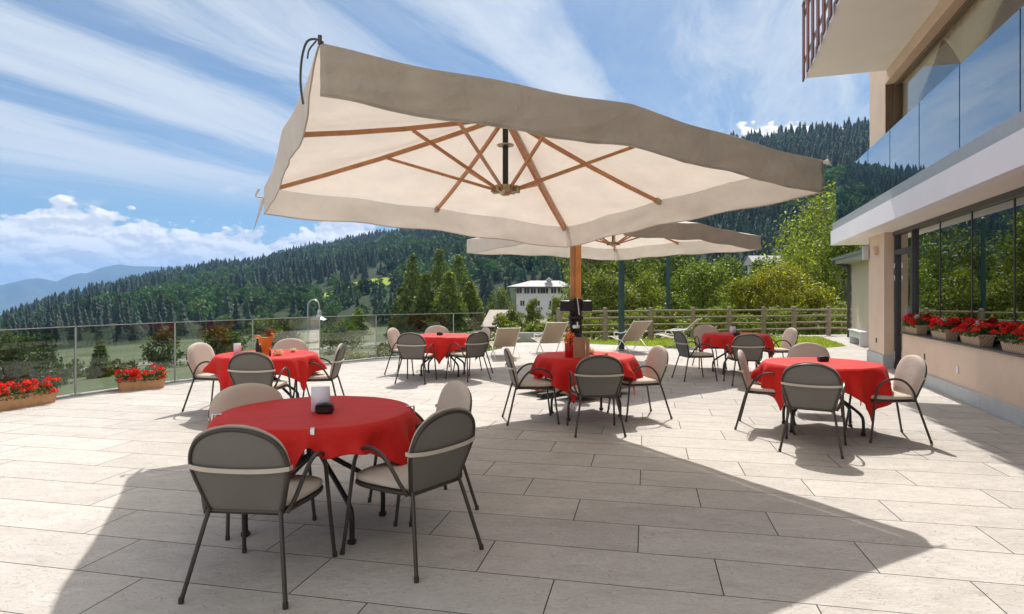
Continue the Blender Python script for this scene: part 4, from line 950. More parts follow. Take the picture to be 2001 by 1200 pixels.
# ================================================================== PARASOLS
def parasol(name,label,A,Lc,Fc_,Cc,zA,zL,zF,zC,mast,group,far=False):
    A,Lc,Fc_,Cc=[Vector((p[0],p[1],z)) for p,z in ((A,zA),(Lc,zL),(Fc_,zF),(Cc,zC))]
    cen=(A+Lc+Fc_+Cc)/4; peak=cen+Vector((0,0,.66))
    base=Vector((mast[0],mast[1],0))
    root=thing(name,label,'parasol',tuple(base),0,group); 
    corners=[A,Lc,Fc_,Cc]; 
    def rim(s):     # s in 0..4
        i=int(s)%4; f=s-int(s); a,b=corners[i],corners[(i+1)%4]; p=a.lerp(b,f); up=(.085 if i in (0,3) else .03)*(1-abs(2*f-1))**1.2-.018*math.sin(2*math.pi*min(f,1-f)*2)**2
        inw=.04*math.sin(2*math.pi*f*1.0)**2
        return p+Vector((0,0,up))+(cen-p)*inw*.25
    sd=17 if not far else 41
    def can(s,t):
        r_=rim(s); p=peak.lerp(r_,t); f=s-int(s); rib=min(abs(f),abs(f-.5),abs(f-1))*4
        sag=-.065*math.sin(math.pi*t)**.8*(.35+.65*rib)-.05*t*t*rib*(1-t)*2
        nz=noise.noise(Vector((p.x*1.7+sd,p.y*1.7,0)))*.022*math.sin(math.pi*min(1,t*1.02))
        return p+Vector((0,0,sag+nz))-base
    m_=MB(); nu,nv=96,22
    vs=[tuple(can((i/nu*4)%4 if i<nu else 0,max(j/nv,.004))) for j in range(nv+1) for i in range(nu)]
    fs=[(j*nu+i,j*nu+(i+1)%nu,(j+1)*nu+(i+1)%nu,(j+1)*nu+i) for j in range(nv) for i in range(nu)]
    m_.addf(vs,fs); cn_=m_.build('canopy',M['canvas'],root,ang=60)
    # valances on each side
    for i in range(4):
        m_=MB(); a,b=corners[i],corners[(i+1)%4]; d=(b-a).normalized(); nrm=Vector((d.y,-d.x,0)).normalized(); 
        if nrm.dot((a+b)/2-cen)<0: nrm=-nrm
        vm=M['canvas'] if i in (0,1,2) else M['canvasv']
        def fn(u,v,i=i,nrm=nrm,d=d):
            p=rim(i+min(u,.9999)) if u<1 else corners[(i+1)%4]
            H_=.30
            if i==0: H_=.30*(.06+.94*min(1,u/.30))       # torn loose beside the nearest corner
            q=noise.noise(Vector((p.x*1.3+3*i+sd,p.y*1.3,v*.8)))
            q2=noise.noise(Vector((p.x*3.1+3*i,p.y*3.1,v*2.0+5)))
            fl=math.sin(math.pi*u)**.4*((.05 if i in (1,) else .022)*q+.02*q2)*v
            if i==3: fl+=.035*abs(noise.noise(Vector((p.x*2.3+p.y*1.1+v*1.6,v*1.1-p.x*.8,sd))))*min(1,v*3)+.02*noise.noise(Vector((p.x*6+v*5,v*3,2)))*v
            edge=-.03*math.sin(math.pi*u)*v
            fold=.008*math.sin(u*23+i)*v
            return tuple(p+nrm*(.004+fl+edge+fold*.4)+Vector((0,0,-H_*v*(1+.015*math.sin(u*9+i))-.001))-base)
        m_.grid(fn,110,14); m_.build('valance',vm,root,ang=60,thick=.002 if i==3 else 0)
        h_=MB(); h_.tube([fn(k/72,1.0) for k in range(73)],.006,5); h_.build('hem',M['canvasv'],root)
    # ribs and struts
    hub=peak+Vector((0,0,-.80))
    ends=[corners[0],rim(.5),corners[1],rim(1.5),corners[2],rim(2.5),corners[3],rim(3.5)]
    dn=Vector((0,0,-.055))
    for k,e in enumerate(ends):
        dd_=e-peak; p0=peak+dn+dd_*.03; p1=peak+dn+dd_*.97
        # follows the sag of the cloth
        m_=MB(); q0=p0
        seg=[p0+(p1-p0)*t+Vector((0,0,-.03*math.sin(math.pi*t))) for t in (0,.25,.5,.75,1)]
        for a,b in zip(seg[:-1],seg[1:]): m_.bar(a-base,b-base,.028 if k!=4 else .042,.042 if k!=4 else .055)
        rb=m_.build('rib',M['wood'],root,smooth=False)
        q=seg[0].lerp(seg[-1],.46)+Vector((0,0,-.05)); m_=MB(); hd=(q-hub); hd2=Vector((hd.x,hd.y,0)).normalized()*.10
        m_.bar(hub+hd2+Vector((0,0,.0))-base,q-base,.022,.030); m_.build('strut',M['wood'],root,smooth=False)
        m_=MB(); m_.bar(p1-(dd_.normalized()*.05)-base,p1+dd_.normalized()*.03-base,.045,.06); m_.build('rib_tip',M['brass'],rb,smooth=False)
    m_=MB(); c=hub-base; m_.lathe([(.0,-.06),(.04,-.06),(.07,-.03),(.11,-.02),(.115,.015),(.06,.02),(.055,.05),(.0,.05)],16,tuple(c))
    for k in range(8):
        a=k*math.pi/4+.2; m_.obox((c.x+.12*math.cos(a),c.y+.12*math.sin(a),c.z+.0),(.03*math.cos(a),.03*math.sin(a),0),(-.02*math.sin(a),.02*math.cos(a),0),(0,0,.03))
    m_.build('hub',M['brass'],root)
    m_=MB(); m_.tube([hub-base+Vector((0,0,.03)),peak-base+Vector((0,0,-.03))],.03,12); m_.build('centre_post',M['black'],root)
    m_=MB(); m_.lathe([(.03,0),(.085,.0),(.09,.012),(.03,.02)],18,tuple(hub-base+Vector((0,0,.45)))); m_.build('post_ring',M['brass'],root)
    # mast and arm
    top=Vector((0,0,peak.z+.35)); 
    if not far:
        for sx,mt,z0 in ((-.045,'wood',1.44),(.085,'wood2',1.44)):
            m_=MB(); m_.box(-.078 if sx<0 else -.004,-.008 if sx<0 else .088,-.05,.05,z0,Fc_.z+(.16 if sx>0 else -.02),b=.008); m_.build('mast',M[mt],root)
    else:
        m_=MB(); m_.lathe([(.085,.0),(.085,Fc_.z+.2)],14); m_.build('mast',M['netgreen'],root)
    m_=MB(); pk=peak-base+Vector((0,0,.12)); fz=Fc_.z; m_.bar((.0,0,fz+.10),(Fc_.x-base.x,Fc_.y-base.y,fz+.07),.06,.07); m_.bar((Fc_.x-base.x,Fc_.y-base.y,fz+.07),(pk.x,pk.y,pk.z-.05),.06,.07); m_.build('arm',M['wood2'],root,smooth=False)
    m_=MB(); m_.tube([(pk.x,pk.y,pk.z-.02),(pk.x,pk.y,pk.z-.16)],.035,10); m_.build('arm_joint',M['black'],root)
    if not far:
        m_=MB(); m_.box(-.085,-.03,-.06,.06,.12,1.30,b=.01); m_.box(.04,.095,-.06,.06,.12,1.44,b=.01); m_.box(-.03,.05,-.05,.05,.9,1.46,b=.01)
        m_.box(-.10,.115,-.08,.08,1.12,1.20,b=.02); m_.box(-.095,.105,-.075,.075,.42,.50,b=.02); m_.lathe([(.05,0),(.09,.02),(.09,.12),(.05,.14)],12,(0,-.10,.78)); m_.build('mast_sleeve',M['black'],root)
        m_=MB(); m_.tube([(.01,-.12,1.02),(.01,-.20,1.02),(.01,-.22,1.10)],.012,8); m_.lathe([(.05,0),(.06,.02),(.05,.05)],12,(0,-.13,1.0)); m_.build('crank',M['steel'],root)
        for bx,lab in ((-.13,0),(.17,1)):
            w2=.11 if lab==0 else .075
            m_=MB(); m_.box(bx-w2,bx+w2,-.14,-.02,1.26,1.42,b=.012); m_.build('control_box',M['black'],root)
        m_=MB(); m_.bar((.02,-.10,1.46),(.05,-.12,1.20),.012,.012); m_.build('cable',M['white'],root)
        # cross base weighted with paving slabs
        m_=MB(); 
        m_.bar((-.58,-.58,.05),(.58,.58,.05),.09,.06); m_.build('base_bar',M['black'],root,smooth=False)
        m_=MB(); m_.bar((-.58,.58,.05),(.58,-.58,.05),.09,.061); m_.build('base_bar',M['black'],root,smooth=False)
        for k in range(4):
            a=k*math.pi/2; cx,cy=.53*math.cos(a),.53*math.sin(a)
            m_=MB(); m_.obox((cx,cy,.135),(.25*math.cos(a+.785),.25*math.sin(a+.785),0),(-.25*math.sin(a+.785),.25*math.cos(a+.785),0),(0,0,.045)); m_.build('ballast_slab',pmat('sand_ballast_slab',(.30,.22,.13),.85,var=.15) if k==0 else bpy.data.materials['sand_ballast_slab'],root,smooth=False)
        m_=MB(); m_.lathe([(.10,.02),(.10,.24),(.0,.24)],14); m_.build('foot_socket',M['black'],root)
        # loose cord at nearest corner
        a=A-base; m_=MB(); m_.tube(smoothpath([(a.x+.02,a.y,a.z+.0),(a.x-.03,a.y,a.z+.02),(a.x-.075,a.y,a.z-.0),(a.x-.105,a.y+.01,a.z-.09),(a.x-.115,a.y+.02,a.z-.22),(a.x-.10,a.y+.02,a.z-.34)],6),.0065,6)
        m_.tube([(a.x-.0,a.y,a.z-.01),(a.x+.0,a.y,a.z+.04)],.012,6); m_.tube(smoothpath([(a.x-.02,a.y,a.z+.01),(a.x-.06,a.y,a.z-.04),(a.x-.07,a.y,a.z-.09)],4),.005,5); m_.build('corner_cord',M['dgrey'],root)
        l=Lc-base; m_=MB(); m_.tube(smoothpath([(l.x-.0,l.y,l.z-.12),(l.x-.10,l.y,l.z-.10),(l.x-.06,l.y,l.z-.02)],4),.01,5); m_.addf([(l.x-.03,l.y,l.z-.10),(l.x-.11,l.y-.02,l.z-.48),(l.x+.01,l.y-.02,l.z-.16)],[(0,1,2)]); m_.build('corner_tie',M['canvas'],root,thick=.004)
        c=Cc-base; m_=MB(); m_.addf([(c.x,c.y,c.z-.01),(c.x+.05,c.y,c.z+.015),(c.x+.085,c.y-.01,c.z-.06),(c.x+.01,c.y,c.z-.03)],[(0,1,2,3)]); m_.build('corner_tie',M['canvas'],root,thick=.004)
    return root
parasol('cantilever_parasol','large square cream parasol with wooden ribs over the red tables',(-1.08,3.50),(-2.83,7.12),(.80,9.35),(2.84,5.70),2.92,2.735,2.52,2.737,(.97,9.55),'cream square parasols')
parasol('cantilever_parasol','second cream parasol standing farther back, partly hidden by the large one',(1.85,10.4),(-1.02,14.1),(2.75,16.7),(5.27,13.2),2.80,2.76,2.74,2.76,(2.98,16.95),'cream square parasols',far=True)

# ================================================================== TABLES
def table_base(root):
    for k,a in enumerate((R(35),R(145),R(215),R(325))):
        ca,sa=math.cos(a),math.sin(a)
        pts=[(.43*ca,.43*sa,.012),(.43*ca,.43*sa,.16),(.40*ca,.40*sa,.225),(.30*ca,.30*sa,.30),(.06*ca,.06*sa,.46),(-.12*ca,-.12*sa,.60),(-.17*ca,-.17*sa,.705)]
        m_=MB(); m_.tube(smoothpath(pts,4),.0165,10); m_.box(.43*ca-.022,.43*ca+.022,.43*sa-.022,.43*sa+.022,0,.03,b=.006); m_.build('leg',M['tablemetal'],root)
    m_=MB(); m_.lathe([(.0,.46),(.05,.46),(.055,.50),(.03,.53),(0,.53)],14); m_.build('leg_joint',M['tablemetal'],root)
    m_=MB(); m_.lathe([(.0,.705),(.58,.705),(.60,.715),(.60,.735),(.59,.742),(.0,.742)],48); m_.build('table_top',M['tabletop'],root)
def cloth(name,label,cx,cy,rot,half,seed,notch=None,hang=None,Rr=.606,amp=1.5):
    rn=random.Random(seed); nth=224; ph=[rn.uniform(0,6.28) for _ in range(6)]
    tops=[0.001,.15,.3,.45,.55,.585,.600]; nd=14
    vs=[];
    def L(th):
        a=th-rot; c,s=abs(math.cos(a)),abs(math.sin(a)); d=half/max(c,s); d=min(d,half*1.36)
        l=max(.12,d-Rr)
        l*=1+.07*math.sin(3*th+ph[0])+.04*math.sin(7*th+ph[1])
        if notch:
            for (na,nw,ndp) in notch:
                x=(math.degrees(th)-na+180)%360-180; l*=1-ndp*math.exp(-(x/nw)**2)
        return l
    for j,r in enumerate(tops):
        for i in range(nth):
            th=2*math.pi*i/nth; z=.749+.0015*noise.noise(Vector((r*math.cos(th)*5+seed,r*math.sin(th)*5,0)))-(.003 if r>.59 else 0)
            vs.append((r*math.cos(th),r*math.sin(th),z))
    for j in range(1,nd+1):
        v=j/nd
        for i in range(nth):
            th=2*math.pi*i/nth; l=L(th)*v; corner=max(0,(L(th)-.2)/.3)
            wv=math.sin(9*th+ph[2])+.7*math.sin(14*th+ph[3])+.5*math.sin(5*th+ph[4])+.45*math.sin(23*th+ph[5])
            a4=math.cos(4*(th-rot)) # -1 at corners
            out=(.020+.060*amp*v**.7*wv*min(1,l/.12)*.5)+.05*v*(1-.6*corner)-.10*v*v*corner*(.5-.5*a4)
            # corner flap swings into a fold
            tw=.16*v*v*math.sin(4*(th-rot))*corner
            rr_=Rr+max(.002,out if v>.15 else out*v/.15); tt=th+tw
            z=.746-.012*min(1,v*6)-l
            vs.append((rr_*math.cos(tt),rr_*math.sin(tt),z))
    n=len(tops)+nd; fs=[(j*nth+i,j*nth+(i+1)%nth,(j+1)*nth+(i+1)%nth,(j+1)*nth+i) for j in range(n-1) for i in range(nth)]
    fs.append(tuple(range(nth)))
    m_=MB(); m_.addf(vs,fs); o=m_.build(name,M['cloth'],ang=70,thick=.0025); o.location=(cx,cy,0); return tag(o,label,'tablecloth',None,None)
TB=[(-1.27,4.06,'table',30,.745,1,[(283,5,.62)],'nearest round table under the big parasol'),
    (-3.15,8.0,'',20,.77,2,None,'left round table with the orange basket'),
    (-1.30,11.75,'',45,.80,3,None,'back middle round table before the glass'),
    (.92,7.80,'',25,.785,4,None,'centre round table with the red pot at the parasol mast'),
    (4.33,12.05,'',35,.80,5,None,'farthest right round table in front of the lawn'),
    (3.46,6.96,'',68,.81,6,None,'round table in the sun near the hotel wall')]
tl=['folding round table with dark crossed legs, nearest to the camera','folding round table carrying the orange basket','folding round table in the back, between the glass and the lounge chairs','folding round table beside the wooden parasol mast','folding round table farthest back at right, before the lawn','folding round table in full sun at right near the wall']
cl_=['red tablecloth clipped to the nearest table, in parasol shade','pinkish sunlit red tablecloth under the orange basket','red tablecloth with a long pointed front corner, back middle','red tablecloth under the red pot and menu board','small-looking red tablecloth in front of the lawn','bright red tablecloth with two pointed corners, right in the sun']
proto=None
for i,(x,y,_,rot,half,sd_,notch,_l) in enumerate(TB):
    if proto is None:
        r_=thing('round_table',tl[i],'table',(x,y,0),R(-10),'round folding tables'); table_base(r_); proto=r_
    else:
        r_=copy_tree(proto); r_.location=(x,y,0); r_.rotation_euler=(0,0,R([0,12,-8,20,5,-14][i])); r_['label']=tl[i]
    o=cloth('tablecloth',cl_[i],x,y,R(rot),half,sd_,notch); o['group']='red tablecloths'

# ================================================================== CHAIRS
def make_chair():
    root=thing('armchair','x','chair',(0,0,0),0,'stackable armchairs around the red tables')
    def back(s,off=0,k=1.0):   # s 0..1 around the frame from left foot of back to right; returns local point
        prof=[(-.185,.41),(-.205,.47),(-.225,.54),(-.245,.61),(-.251,.66),(-.247,.70),(-.230,.748),(-.197,.790),(-.142,.823),(-.072,.843),(0,.849)]
        pr=prof+[(-x,z) for x,z in prof[-2::-1]]
        P=smoothpath([(x,0,z) for x,z in pr],3); q=P[int(round(s*(len(P)-1)))]
        return q
    def lay(x,z,dy=0): # back plane: reclined
        return (x,-.205-(z-.42)*.27+dy-.03*(1-(x/.25)**2)*0,z)
    N=60; fr_=[back(i/N) for i in range(N+1)]
    m_=MB(); m_.tube([lay(p.x,p.z) for p in fr_],.0115,8); m_.tube([lay(-.185,.41),lay(.185,.41)],.0105,8); m_.build('back_frame',M['frame'],root)
    # sling: fills the frame; slightly dished
    m_=MB(); half=[back(.5*i/24) for i in range(25)]
    def fn(u,v):
        p=half[int(round(v*24))]; hw=abs(p.x); x=(u*2-1)*hw; c=1-(2*u-1)**2
        return lay(x,p.z,-.022*c*math.sin(math.pi*min(1,(p.z-.41)/.46)))
    m_.grid(fn,14,24); m_.build('back_sling',M['sling'],root,ang=60,thick=.004)
    # cushion on the front of the back
    m_=MB()
    def cf(front):
        def fn(u,v):
            p=half[int(round(v*24))]; hw=abs(p.x)*1.0+.006; x=(u*2-1)*hw; e=max(0,1-abs(2*u-1)**6)*min(1,max(0,1-v**9))*min(1,v*7+.0)
            z=p.z+(.012 if v>.5 else 0)+.01
            return lay(x,z,(.016+.034*e*front) if front else .010)
        return fn
    m_.grid(cf(1),16,24); m_.grid(cf(0),16,24)
    # close the border
    nu,nv=16,24; A0=0; B0=(nu+1)*(nv+1)
    bd=[i for i in range(nu+1)]+[j*(nu+1)+nu for j in range(1,nv+1)]+[nv*(nu+1)+i for i in range(nu-1,-1,-1)]+[j*(nu+1) for j in range(nv-1,0,-1)]
    for k in range(len(bd)): a,b=bd[k],bd[(k+1)%len(bd)]; m_.f.append((A0+a,A0+b,B0+b,B0+a))
    cu=m_.build('back_cushion',M['cushion'],root,ang=70)
    m_=MB(); rows=[]
    z=.655; hw=.262; loop=[]
    for k in range(25):
        x=-hw+2*hw*k/24; loop.append(lay(x,z-.012*(1-(x/hw)**2),-.034*(1-(x/hw)**4)-.006))
    vs=[];
    for (x,y,zz_) in loop: vs+= [(x,y,zz_-.011),(x,y,zz_+.011),(x,y-.004,zz_+.011),(x,y-.004,zz_-.011)]
    fs=[]
    for k in range(24):
        for j in range(4): fs.append((k*4+j,k*4+(j+1)%4,(k+1)*4+(j+1)%4,(k+1)*4+j))
    fs+= [(0,1,2,3),(99,98,97,96)]
    for sgn in (-1,1):
        x0=sgn*hw; kk=len(vs); q=lay(x0,z,-.012); q2=lay(x0,z,.03)
        vs+=[(x0,q[1],z-.011),(x0,q2[1],z-.011),(x0,q2[1],z+.011),(x0,q[1],z+.011),(x0-.003*sgn,q[1],z-.011),(x0-.003*sgn,q2[1],z-.011),(x0-.003*sgn,q2[1],z+.011),(x0-.003*sgn,q[1],z+.011)]
        fs+=[(kk,kk+1,kk+2,kk+3),(kk+7,kk+6,kk+5,kk+4),(kk,kk+3,kk+7,kk+4),(kk+1,kk+5,kk+6,kk+2)]
    m_.addf(vs,fs); m_.build('strap',M['strap'],cu,smooth=False)
    # seat ring + sling + cushion
    seat=[(-.185,-.205),(-.215,-.10),(-.235,.02),(-.24,.13),(-.215,.215),(-.14,.25),(0,.258),(.14,.25),(.215,.215),(.24,.13),(.235,.02),(.215,-.10),(.185,-.205)]
    sp=[(p.x,p.y) for p in smoothpath([(x,y,0) for x,y in seat],3)]
    m_=MB(); m_.tube([(x,y,.415+.012*(y+.2)) for x,y in sp],.0115,8,closed=True); m_.build('seat_frame',M['frame'],root)
    def seatcush(z0,th,sc):
        mm=MB(); rings=[(.0,0),(.90,0),(1.0,.25),(1.0,.7),(.93,1.0),(.6,1.12),(.0,1.16)]
        vs=[];n=len(sp)
        for k,(s,h) in enumerate(rings):
            for (x,y) in sp: vs.append((x*max(s,.001)*sc,(y-.02)*max(s,.001)*sc+.02,z0+h*th+.012*(y*s+.2)))
        fs=[(k*n+i,k*n+(i+1)%n,(k+1)*n+(i+1)%n,(k+1)*n+i) for k in range(len(rings)-1) for i in range(n)]
        mm.addf(vs,fs); return mm
    seatcush(.412,.008,.97).build('seat_sling',M['sling'],root,ang=50)
    seatcush(.428,.040,1.015).build('seat_cushion',M['cushion'],root,ang=70)
    for s in (-1,1):
        # rear leg
        m_=MB(); m_.tube([(s*.187,-.215,.43),(s*.20,-.235,.36),(s*.265,-.325,.012)],.0115,8); m_.tube([(s*.264,-.324,.03),(s*.2655,-.326,0)],.014,8); m_.build('leg',M['frame'],root)
        # front leg, runs up and over as the armrest
        m_=MB(); m_.tube([(s*.272,.272,.012),(s*.262,.245,.20),(s*.252,.222,.40)],.0115,8); m_.tube([(s*.2715,.272,.03),(s*.2725,.2735,0)],.014,8); m_.build('leg',M['frame'],root)
        arm=smoothpath([(s*.252,.222,.40),(s*.250,.205,.50),(s*.254,.175,.58),(s*.262,.115,.632),(s*.268,.03,.650),(s*.268,-.055,.628),(s*.262,-.125,.565),(s*.245,-.175,.485),(s*.215,-.205,.415)],4)
        m_=MB(); m_.tube(arm,.0115,8); m_.build('armrest',M['frame'],root)
    return root
CH_=[ # centre x,y, facing x,y, label
 (-1.315,3.33,.10,1,'armchair with its grey mesh back to the camera, front left of the nearest table'),
 (-.60,3.66,-.80,.60,'armchair turned to the left, front right of the nearest table'),
 (-.66,4.42,-.85,-.50,'armchair with beige cushion facing us, back right of the nearest table'),
 (-1.70,4.20,.62,-.78,'armchair half hidden behind the nearest table, back left'),
 (-2.93,7.28,.02,1,'armchair seen from behind in front of the table with the orange basket'),
 (-3.87,8.22,.97,-.22,'armchair at the left side of the table with the orange basket'),
 (-2.53,8.12,-1,-.08,'armchair at the right side of the table with the orange basket, seen in profile'),
 (-3.22,8.78,.02,-1,'armchair behind the table with the orange basket, only its top shows'),
 (-1.66,10.85,.20,1,'armchair seen from behind, front left of the back middle table'),
 (-2.02,11.95,1,-.30,'pale armchair at the left side of the back middle table'),
 (-1.52,12.65,.15,-1,'armchair behind the back middle table, beyond the ashtray'),
 (-.80,11.15,-.70,.72,'armchair turned left with dark back, front right of the back middle table'),
 (-.78,12.05,-.9,-.45,'armchair at the far right of the back middle table, mostly hidden'),
 (.92,6.90,-.04,1,'armchair seen from behind in front of the table with the red pot'),
 (.24,7.46,1,.12,'armchair in profile at the left side of the table with the red pot'),
 (1.55,7.72,-.95,-.25,'armchair at the right side of the table with the red pot'),
 (3.93,10.55,.12,1,'armchair seen from behind in front of the table before the lawn'),
 (3.27,11.10,1,.15,'armchair in profile at the left side of the table before the lawn'),
 (5.12,12.05,-1,-.10,'armchair with white cushion at the right side of the table before the lawn'),
 (4.10,12.95,-.05,-1,'white armchair peeping out behind the table before the lawn'),
 (2.96,6.12,.50,.87,'armchair seen from behind in front of the sunlit table at right'),
 (2.90,7.05,.90,-.42,'armchair at the left side of the sunlit table at right'),
 (3.93,6.58,-1,.06,'armchair in profile at the right side of the sunlit table, next to the wall'),
 (3.86,7.98,-.25,-1,'armchair behind the sunlit table at right, only its rounded top shows')]
cp=None
for (x,y,fx,fy,lab) in CH_:
    c=make_chair() if cp is None else copy_tree(cp)
    if cp is None: cp=c
    c.location=(x,y,0); c.rotation_euler=(0,0,math.atan2(-fx,fy)); c['label']=lab

# ================================================================== DECK CHAIRS
def make_deck():
    root=thing('deck_chair','x','deck chair',(0,0,0),0,'beige folding deck chairs along the terrace edge')
    w_=.27
    # backrest: reclined sling
    bt=(-.62,.98); bb=(-.02,.33); st=(.50,.43)
    for s in (-1,1):
        m_=MB(); m_.tube([(s*w_,bt[0]-.02,bt[1]+.03),(s*w_,bb[0],bb[1]),(s*w_,.14,.12),(s*w_,.22,.02)],.0125,8); m_.build('side_frame',M['whitem'],root)
        m_=MB(); m_.tube([(s*(w_+.03),-.52,.01),(s*(w_+.03),-.10,.36),(s*(w_+.03),.50,.45),(s*(w_+.03),.60,.44)],.0125,8); m_.build('leg',M['whitem'],root)
        m_=MB(); m_.tube(smoothpath([(s*(w_+.05),-.36,.66),(s*(w_+.055),-.1,.60),(s*(w_+.055),.18,.60),(s*(w_+.05),.26,.56),(s*(w_+.04),.20,.42)],4),.016,8); m_.build('armrest',M['white'],root)
    def sheet(a,b,sag):
        m_=MB(); m_.grid(lambda u,v:((u*2-1)*(w_-.012),a[0]+(b[0]-a[0])*v,a[1]+(b[1]-a[1])*v-sag*math.sin(math.pi*v)*(1-.3*(2*u-1)**2)),6,14); return m_
    sheet(bt,bb,.02).build('backrest',M['beige'],root,thick=.005); sheet(bb,st,.03).build('seat',M['beige'],root,thick=.005)
    m_=MB(); m_.tube([(-w_,bt[0],bt[1]),(w_,bt[0],bt[1])],.012,8); m_.build('crossbar',M['whitem'],root)
    m_=MB(); m_.tube([(-w_-.03,-.50,.03),(w_+.03,-.50,.03)],.012,8); m_.build('crossbar',M['whitem'],root)
    m_=MB(); m_.tube([(-w_,.22,.03),(w_,.22,.03)],.012,8); m_.build('crossbar',M['whitem'],root)
    m_=MB(); m_.tube([(-w_-.03,.58,.44),(w_+.03,.58,.44)],.012,8); m_.build('crossbar',M['whitem'],root)
    return root
dk=make_deck()
for i,(x,y,a,lab) in enumerate([(-.20,15.2,12,'beige deck chair farthest left, at the end of the glass balustrade'),(.95,15.9,16,'beige deck chair directly left of the wooden parasol mast'),(3.15,16.7,22,'beige deck chair seen from behind, right of the parasol mast'),(4.75,17.9,62,'beige deck chair seen from the side, left of the table before the lawn')]):
    d=dk if i==0 else copy_tree(dk); d.location=(x,y,0); d.scale=(1,1,.74 if i==0 else .84); d.rotation_euler=(0,0,R(a)); d['label']=lab

# ================================================================== THINGS ON THE TABLES
ZT=.753
def ashtray(x,y,lab,rz=0):
    r_=thing('ashtray',lab,'ashtray',(x,y,ZT),rz,'dark boxy ashtrays on the tables')
    m_=MB(); m_.box(-.055,.055,-.04,.04,0,.050,b=.012); m_.build('bowl',M['bottle'],r_)
    m_=MB(); m_.box(-.052,.052,-.037,.037,.050,.056,b=.004); m_.box(-.02,.02,-.03,.03,.056,.060,b=.002); m_.build('lid',M['black'],r_)
def card(x,y,lab,rz=0,h=.13,w_=.095):
    r_=thing('table_card',lab,'table card',(x,y,ZT),rz,'white table cards')
    m_=MB(); m_.addf([(-w_/2,-.03,0),(w_/2,-.03,0),(w_/2,-.026,h),(-w_/2,-.026,h)],[(0,1,2,3)]); m_.build('front_leaf',M['card'],r_,thick=.003)
    m_=MB(); m_.addf([(-w_/2,.03,0),(w_/2,.03,0),(w_/2,-.022,h),(-w_/2,-.022,h)],[(0,1,2,3)]); m_.build('rear_leaf',M['card'],r_,thick=.003)
def onT(px,py): return G(px,py,ZT)
p=onT(627,803); card(p.x,p.y,'white upright card on the nearest table behind the ashtray',.15,.16,.115)
p=onT(635,806); ashtray(p.x,p.y-.01,'black ashtray beside the white card on the nearest table',.1)
p=onT(464,692); card(p.x,p.y,'small white card at the left rim of the table with the orange basket',.2,.14,.085)
p=onT(1431,653); card(p.x,p.y,'small white card on the farthest right table',.0,.15,.11)
p=onT(1439,656); ashtray(p.x,p.y,'dark ashtray next to the white card on the farthest right table')
p=onT(1608,706); ashtray(p.x,p.y,'dark red-brown ashtray alone in the middle of the sunlit table')
p=onT(859,655); ashtray(p.x,p.y,'dark ashtray alone on the back middle table')
# clips on nearest cloth
for i,(a,lab) in enumerate([(285,'metal tablecloth clip at the front notch of the nearest table'),(12,'metal tablecloth clip at the right rim of the nearest table'),(196,'metal tablecloth clip at the left rim of the nearest table')]):
    ar=R(a); x,y=-1.27+.60*math.cos(ar),4.06+.60*math.sin(ar)
    r_=MB(); r_.box(-.03,.018,-.011,.011,.752,.757,b=.002); r_.box(.018,.030,-.012,.012,.69,.757,b=.002); o=r_.build('tablecloth_clip',M['chrome']); o.location=(x,y,0); o.rotation_euler=(0,0,ar); tag(o,lab,'clip','metal clips holding the nearest tablecloth')
# orange basket group on the left table
p=onT(518,693); bk=thing('basket','orange paper-like bucket on the left table','basket',(p.x,p.y,ZT))
m_=MB(); m_.lathe([(.055,.04),(.062,.05),(.085,.20),(.092,.215),(.082,.21),(.058,.06),(0,.06)],20); m_.lathe([(.05,0),(.055,.04),(0,.04)],16); m_.build('bucket',M['orange'],bk)
m_=MB(); m_.tube(smoothpath([(.05,0,.21),(.075,0,.255),(.10,0,.25),(.105,0,.21)],4),.014,8); m_.tube(smoothpath([(-.05,0,.21),(-.09,.0,.235),(-.13,0,.225)],4),.012,8); m_.build('handle',M['orange'],bk)
rn=np.random.default_rng(8); P_=rn.normal(0,.03,(70,3))*np.array([1,.8,.9])+np.array([.05,.01,.27]); V_,F_=leaf_quads(P_,np.full(70,.04),rn); npmesh('dried_flowers',V_,F_,leafmat('dried_flower',(.22,.05,.02),.3,scale=8),bk,tint=np.ones((280,4)))
def bottle(px,py,h,mat,lab,name='bottle'):
    p=onT(px,py); r_=thing(name,lab,'bottle',(p.x,p.y,ZT)); s=h/.24
    m_=MB(); m_.lathe([(.0,0),(.026*s,0),(.028*s,.01),(.028*s,.13*s),(.012*s,.18*s),(.011*s,.215*s),(0,.215*s)],16); m_.build('glass_body',M[mat],r_)
    m_=MB(); m_.lathe([(.0,.213*s),(.014*s,.213*s),(.014*s,.24*s),(0,.24*s)],12); m_.build('cap',M['white'] if mat=='bottle' else M['black'],r_)
bottle(503,691,.22,'bottle','dark oil bottle with pale cap left of the orange basket')
bottle(508,695,.15,'bottle','small dark shaker bottle in front of the orange basket')
bottle(527,696,.10,'bottle','short brown shaker at the right foot of the orange basket')
def posy(x,y,z,r,n,mat,lab,name='posy',seed=0,base='wicker',holder=True):
    root=thing(name,lab,'flowers',(x,y,z)); rn=np.random.default_rng(seed)
    if holder:
        m_=MB(); m_.lathe([(0,0),(r*.45,0),(r*.6,r*.5),(r*.5,r*.5),(r*.4,.01),(0,.01)],14); m_.build('dish',M[base],root)
    g=rn.normal(size=(n,3)); g/=np.linalg.norm(g,axis=1)[:,None]; g[:,2]=np.abs(g[:,2])*.7+.3
    P_=g*(r*rn.uniform(.5,1,n))[:,None]; V_,F_=leaf_quads(P_,r*.42*rn.uniform(.6,1.2,n),rn); npmesh('petals',V_,F_,mat,root,tint=tints(n,rn,(1,1,1),.3,.3))
pk=leafmat('pale_pink_petal',(.62,.42,.38),.35,scale=20)
p=onT(543,694); posy(p.x,p.y,ZT,.075,150,pk,'pale pink bunch of dried flowers right of the orange basket',seed=1)
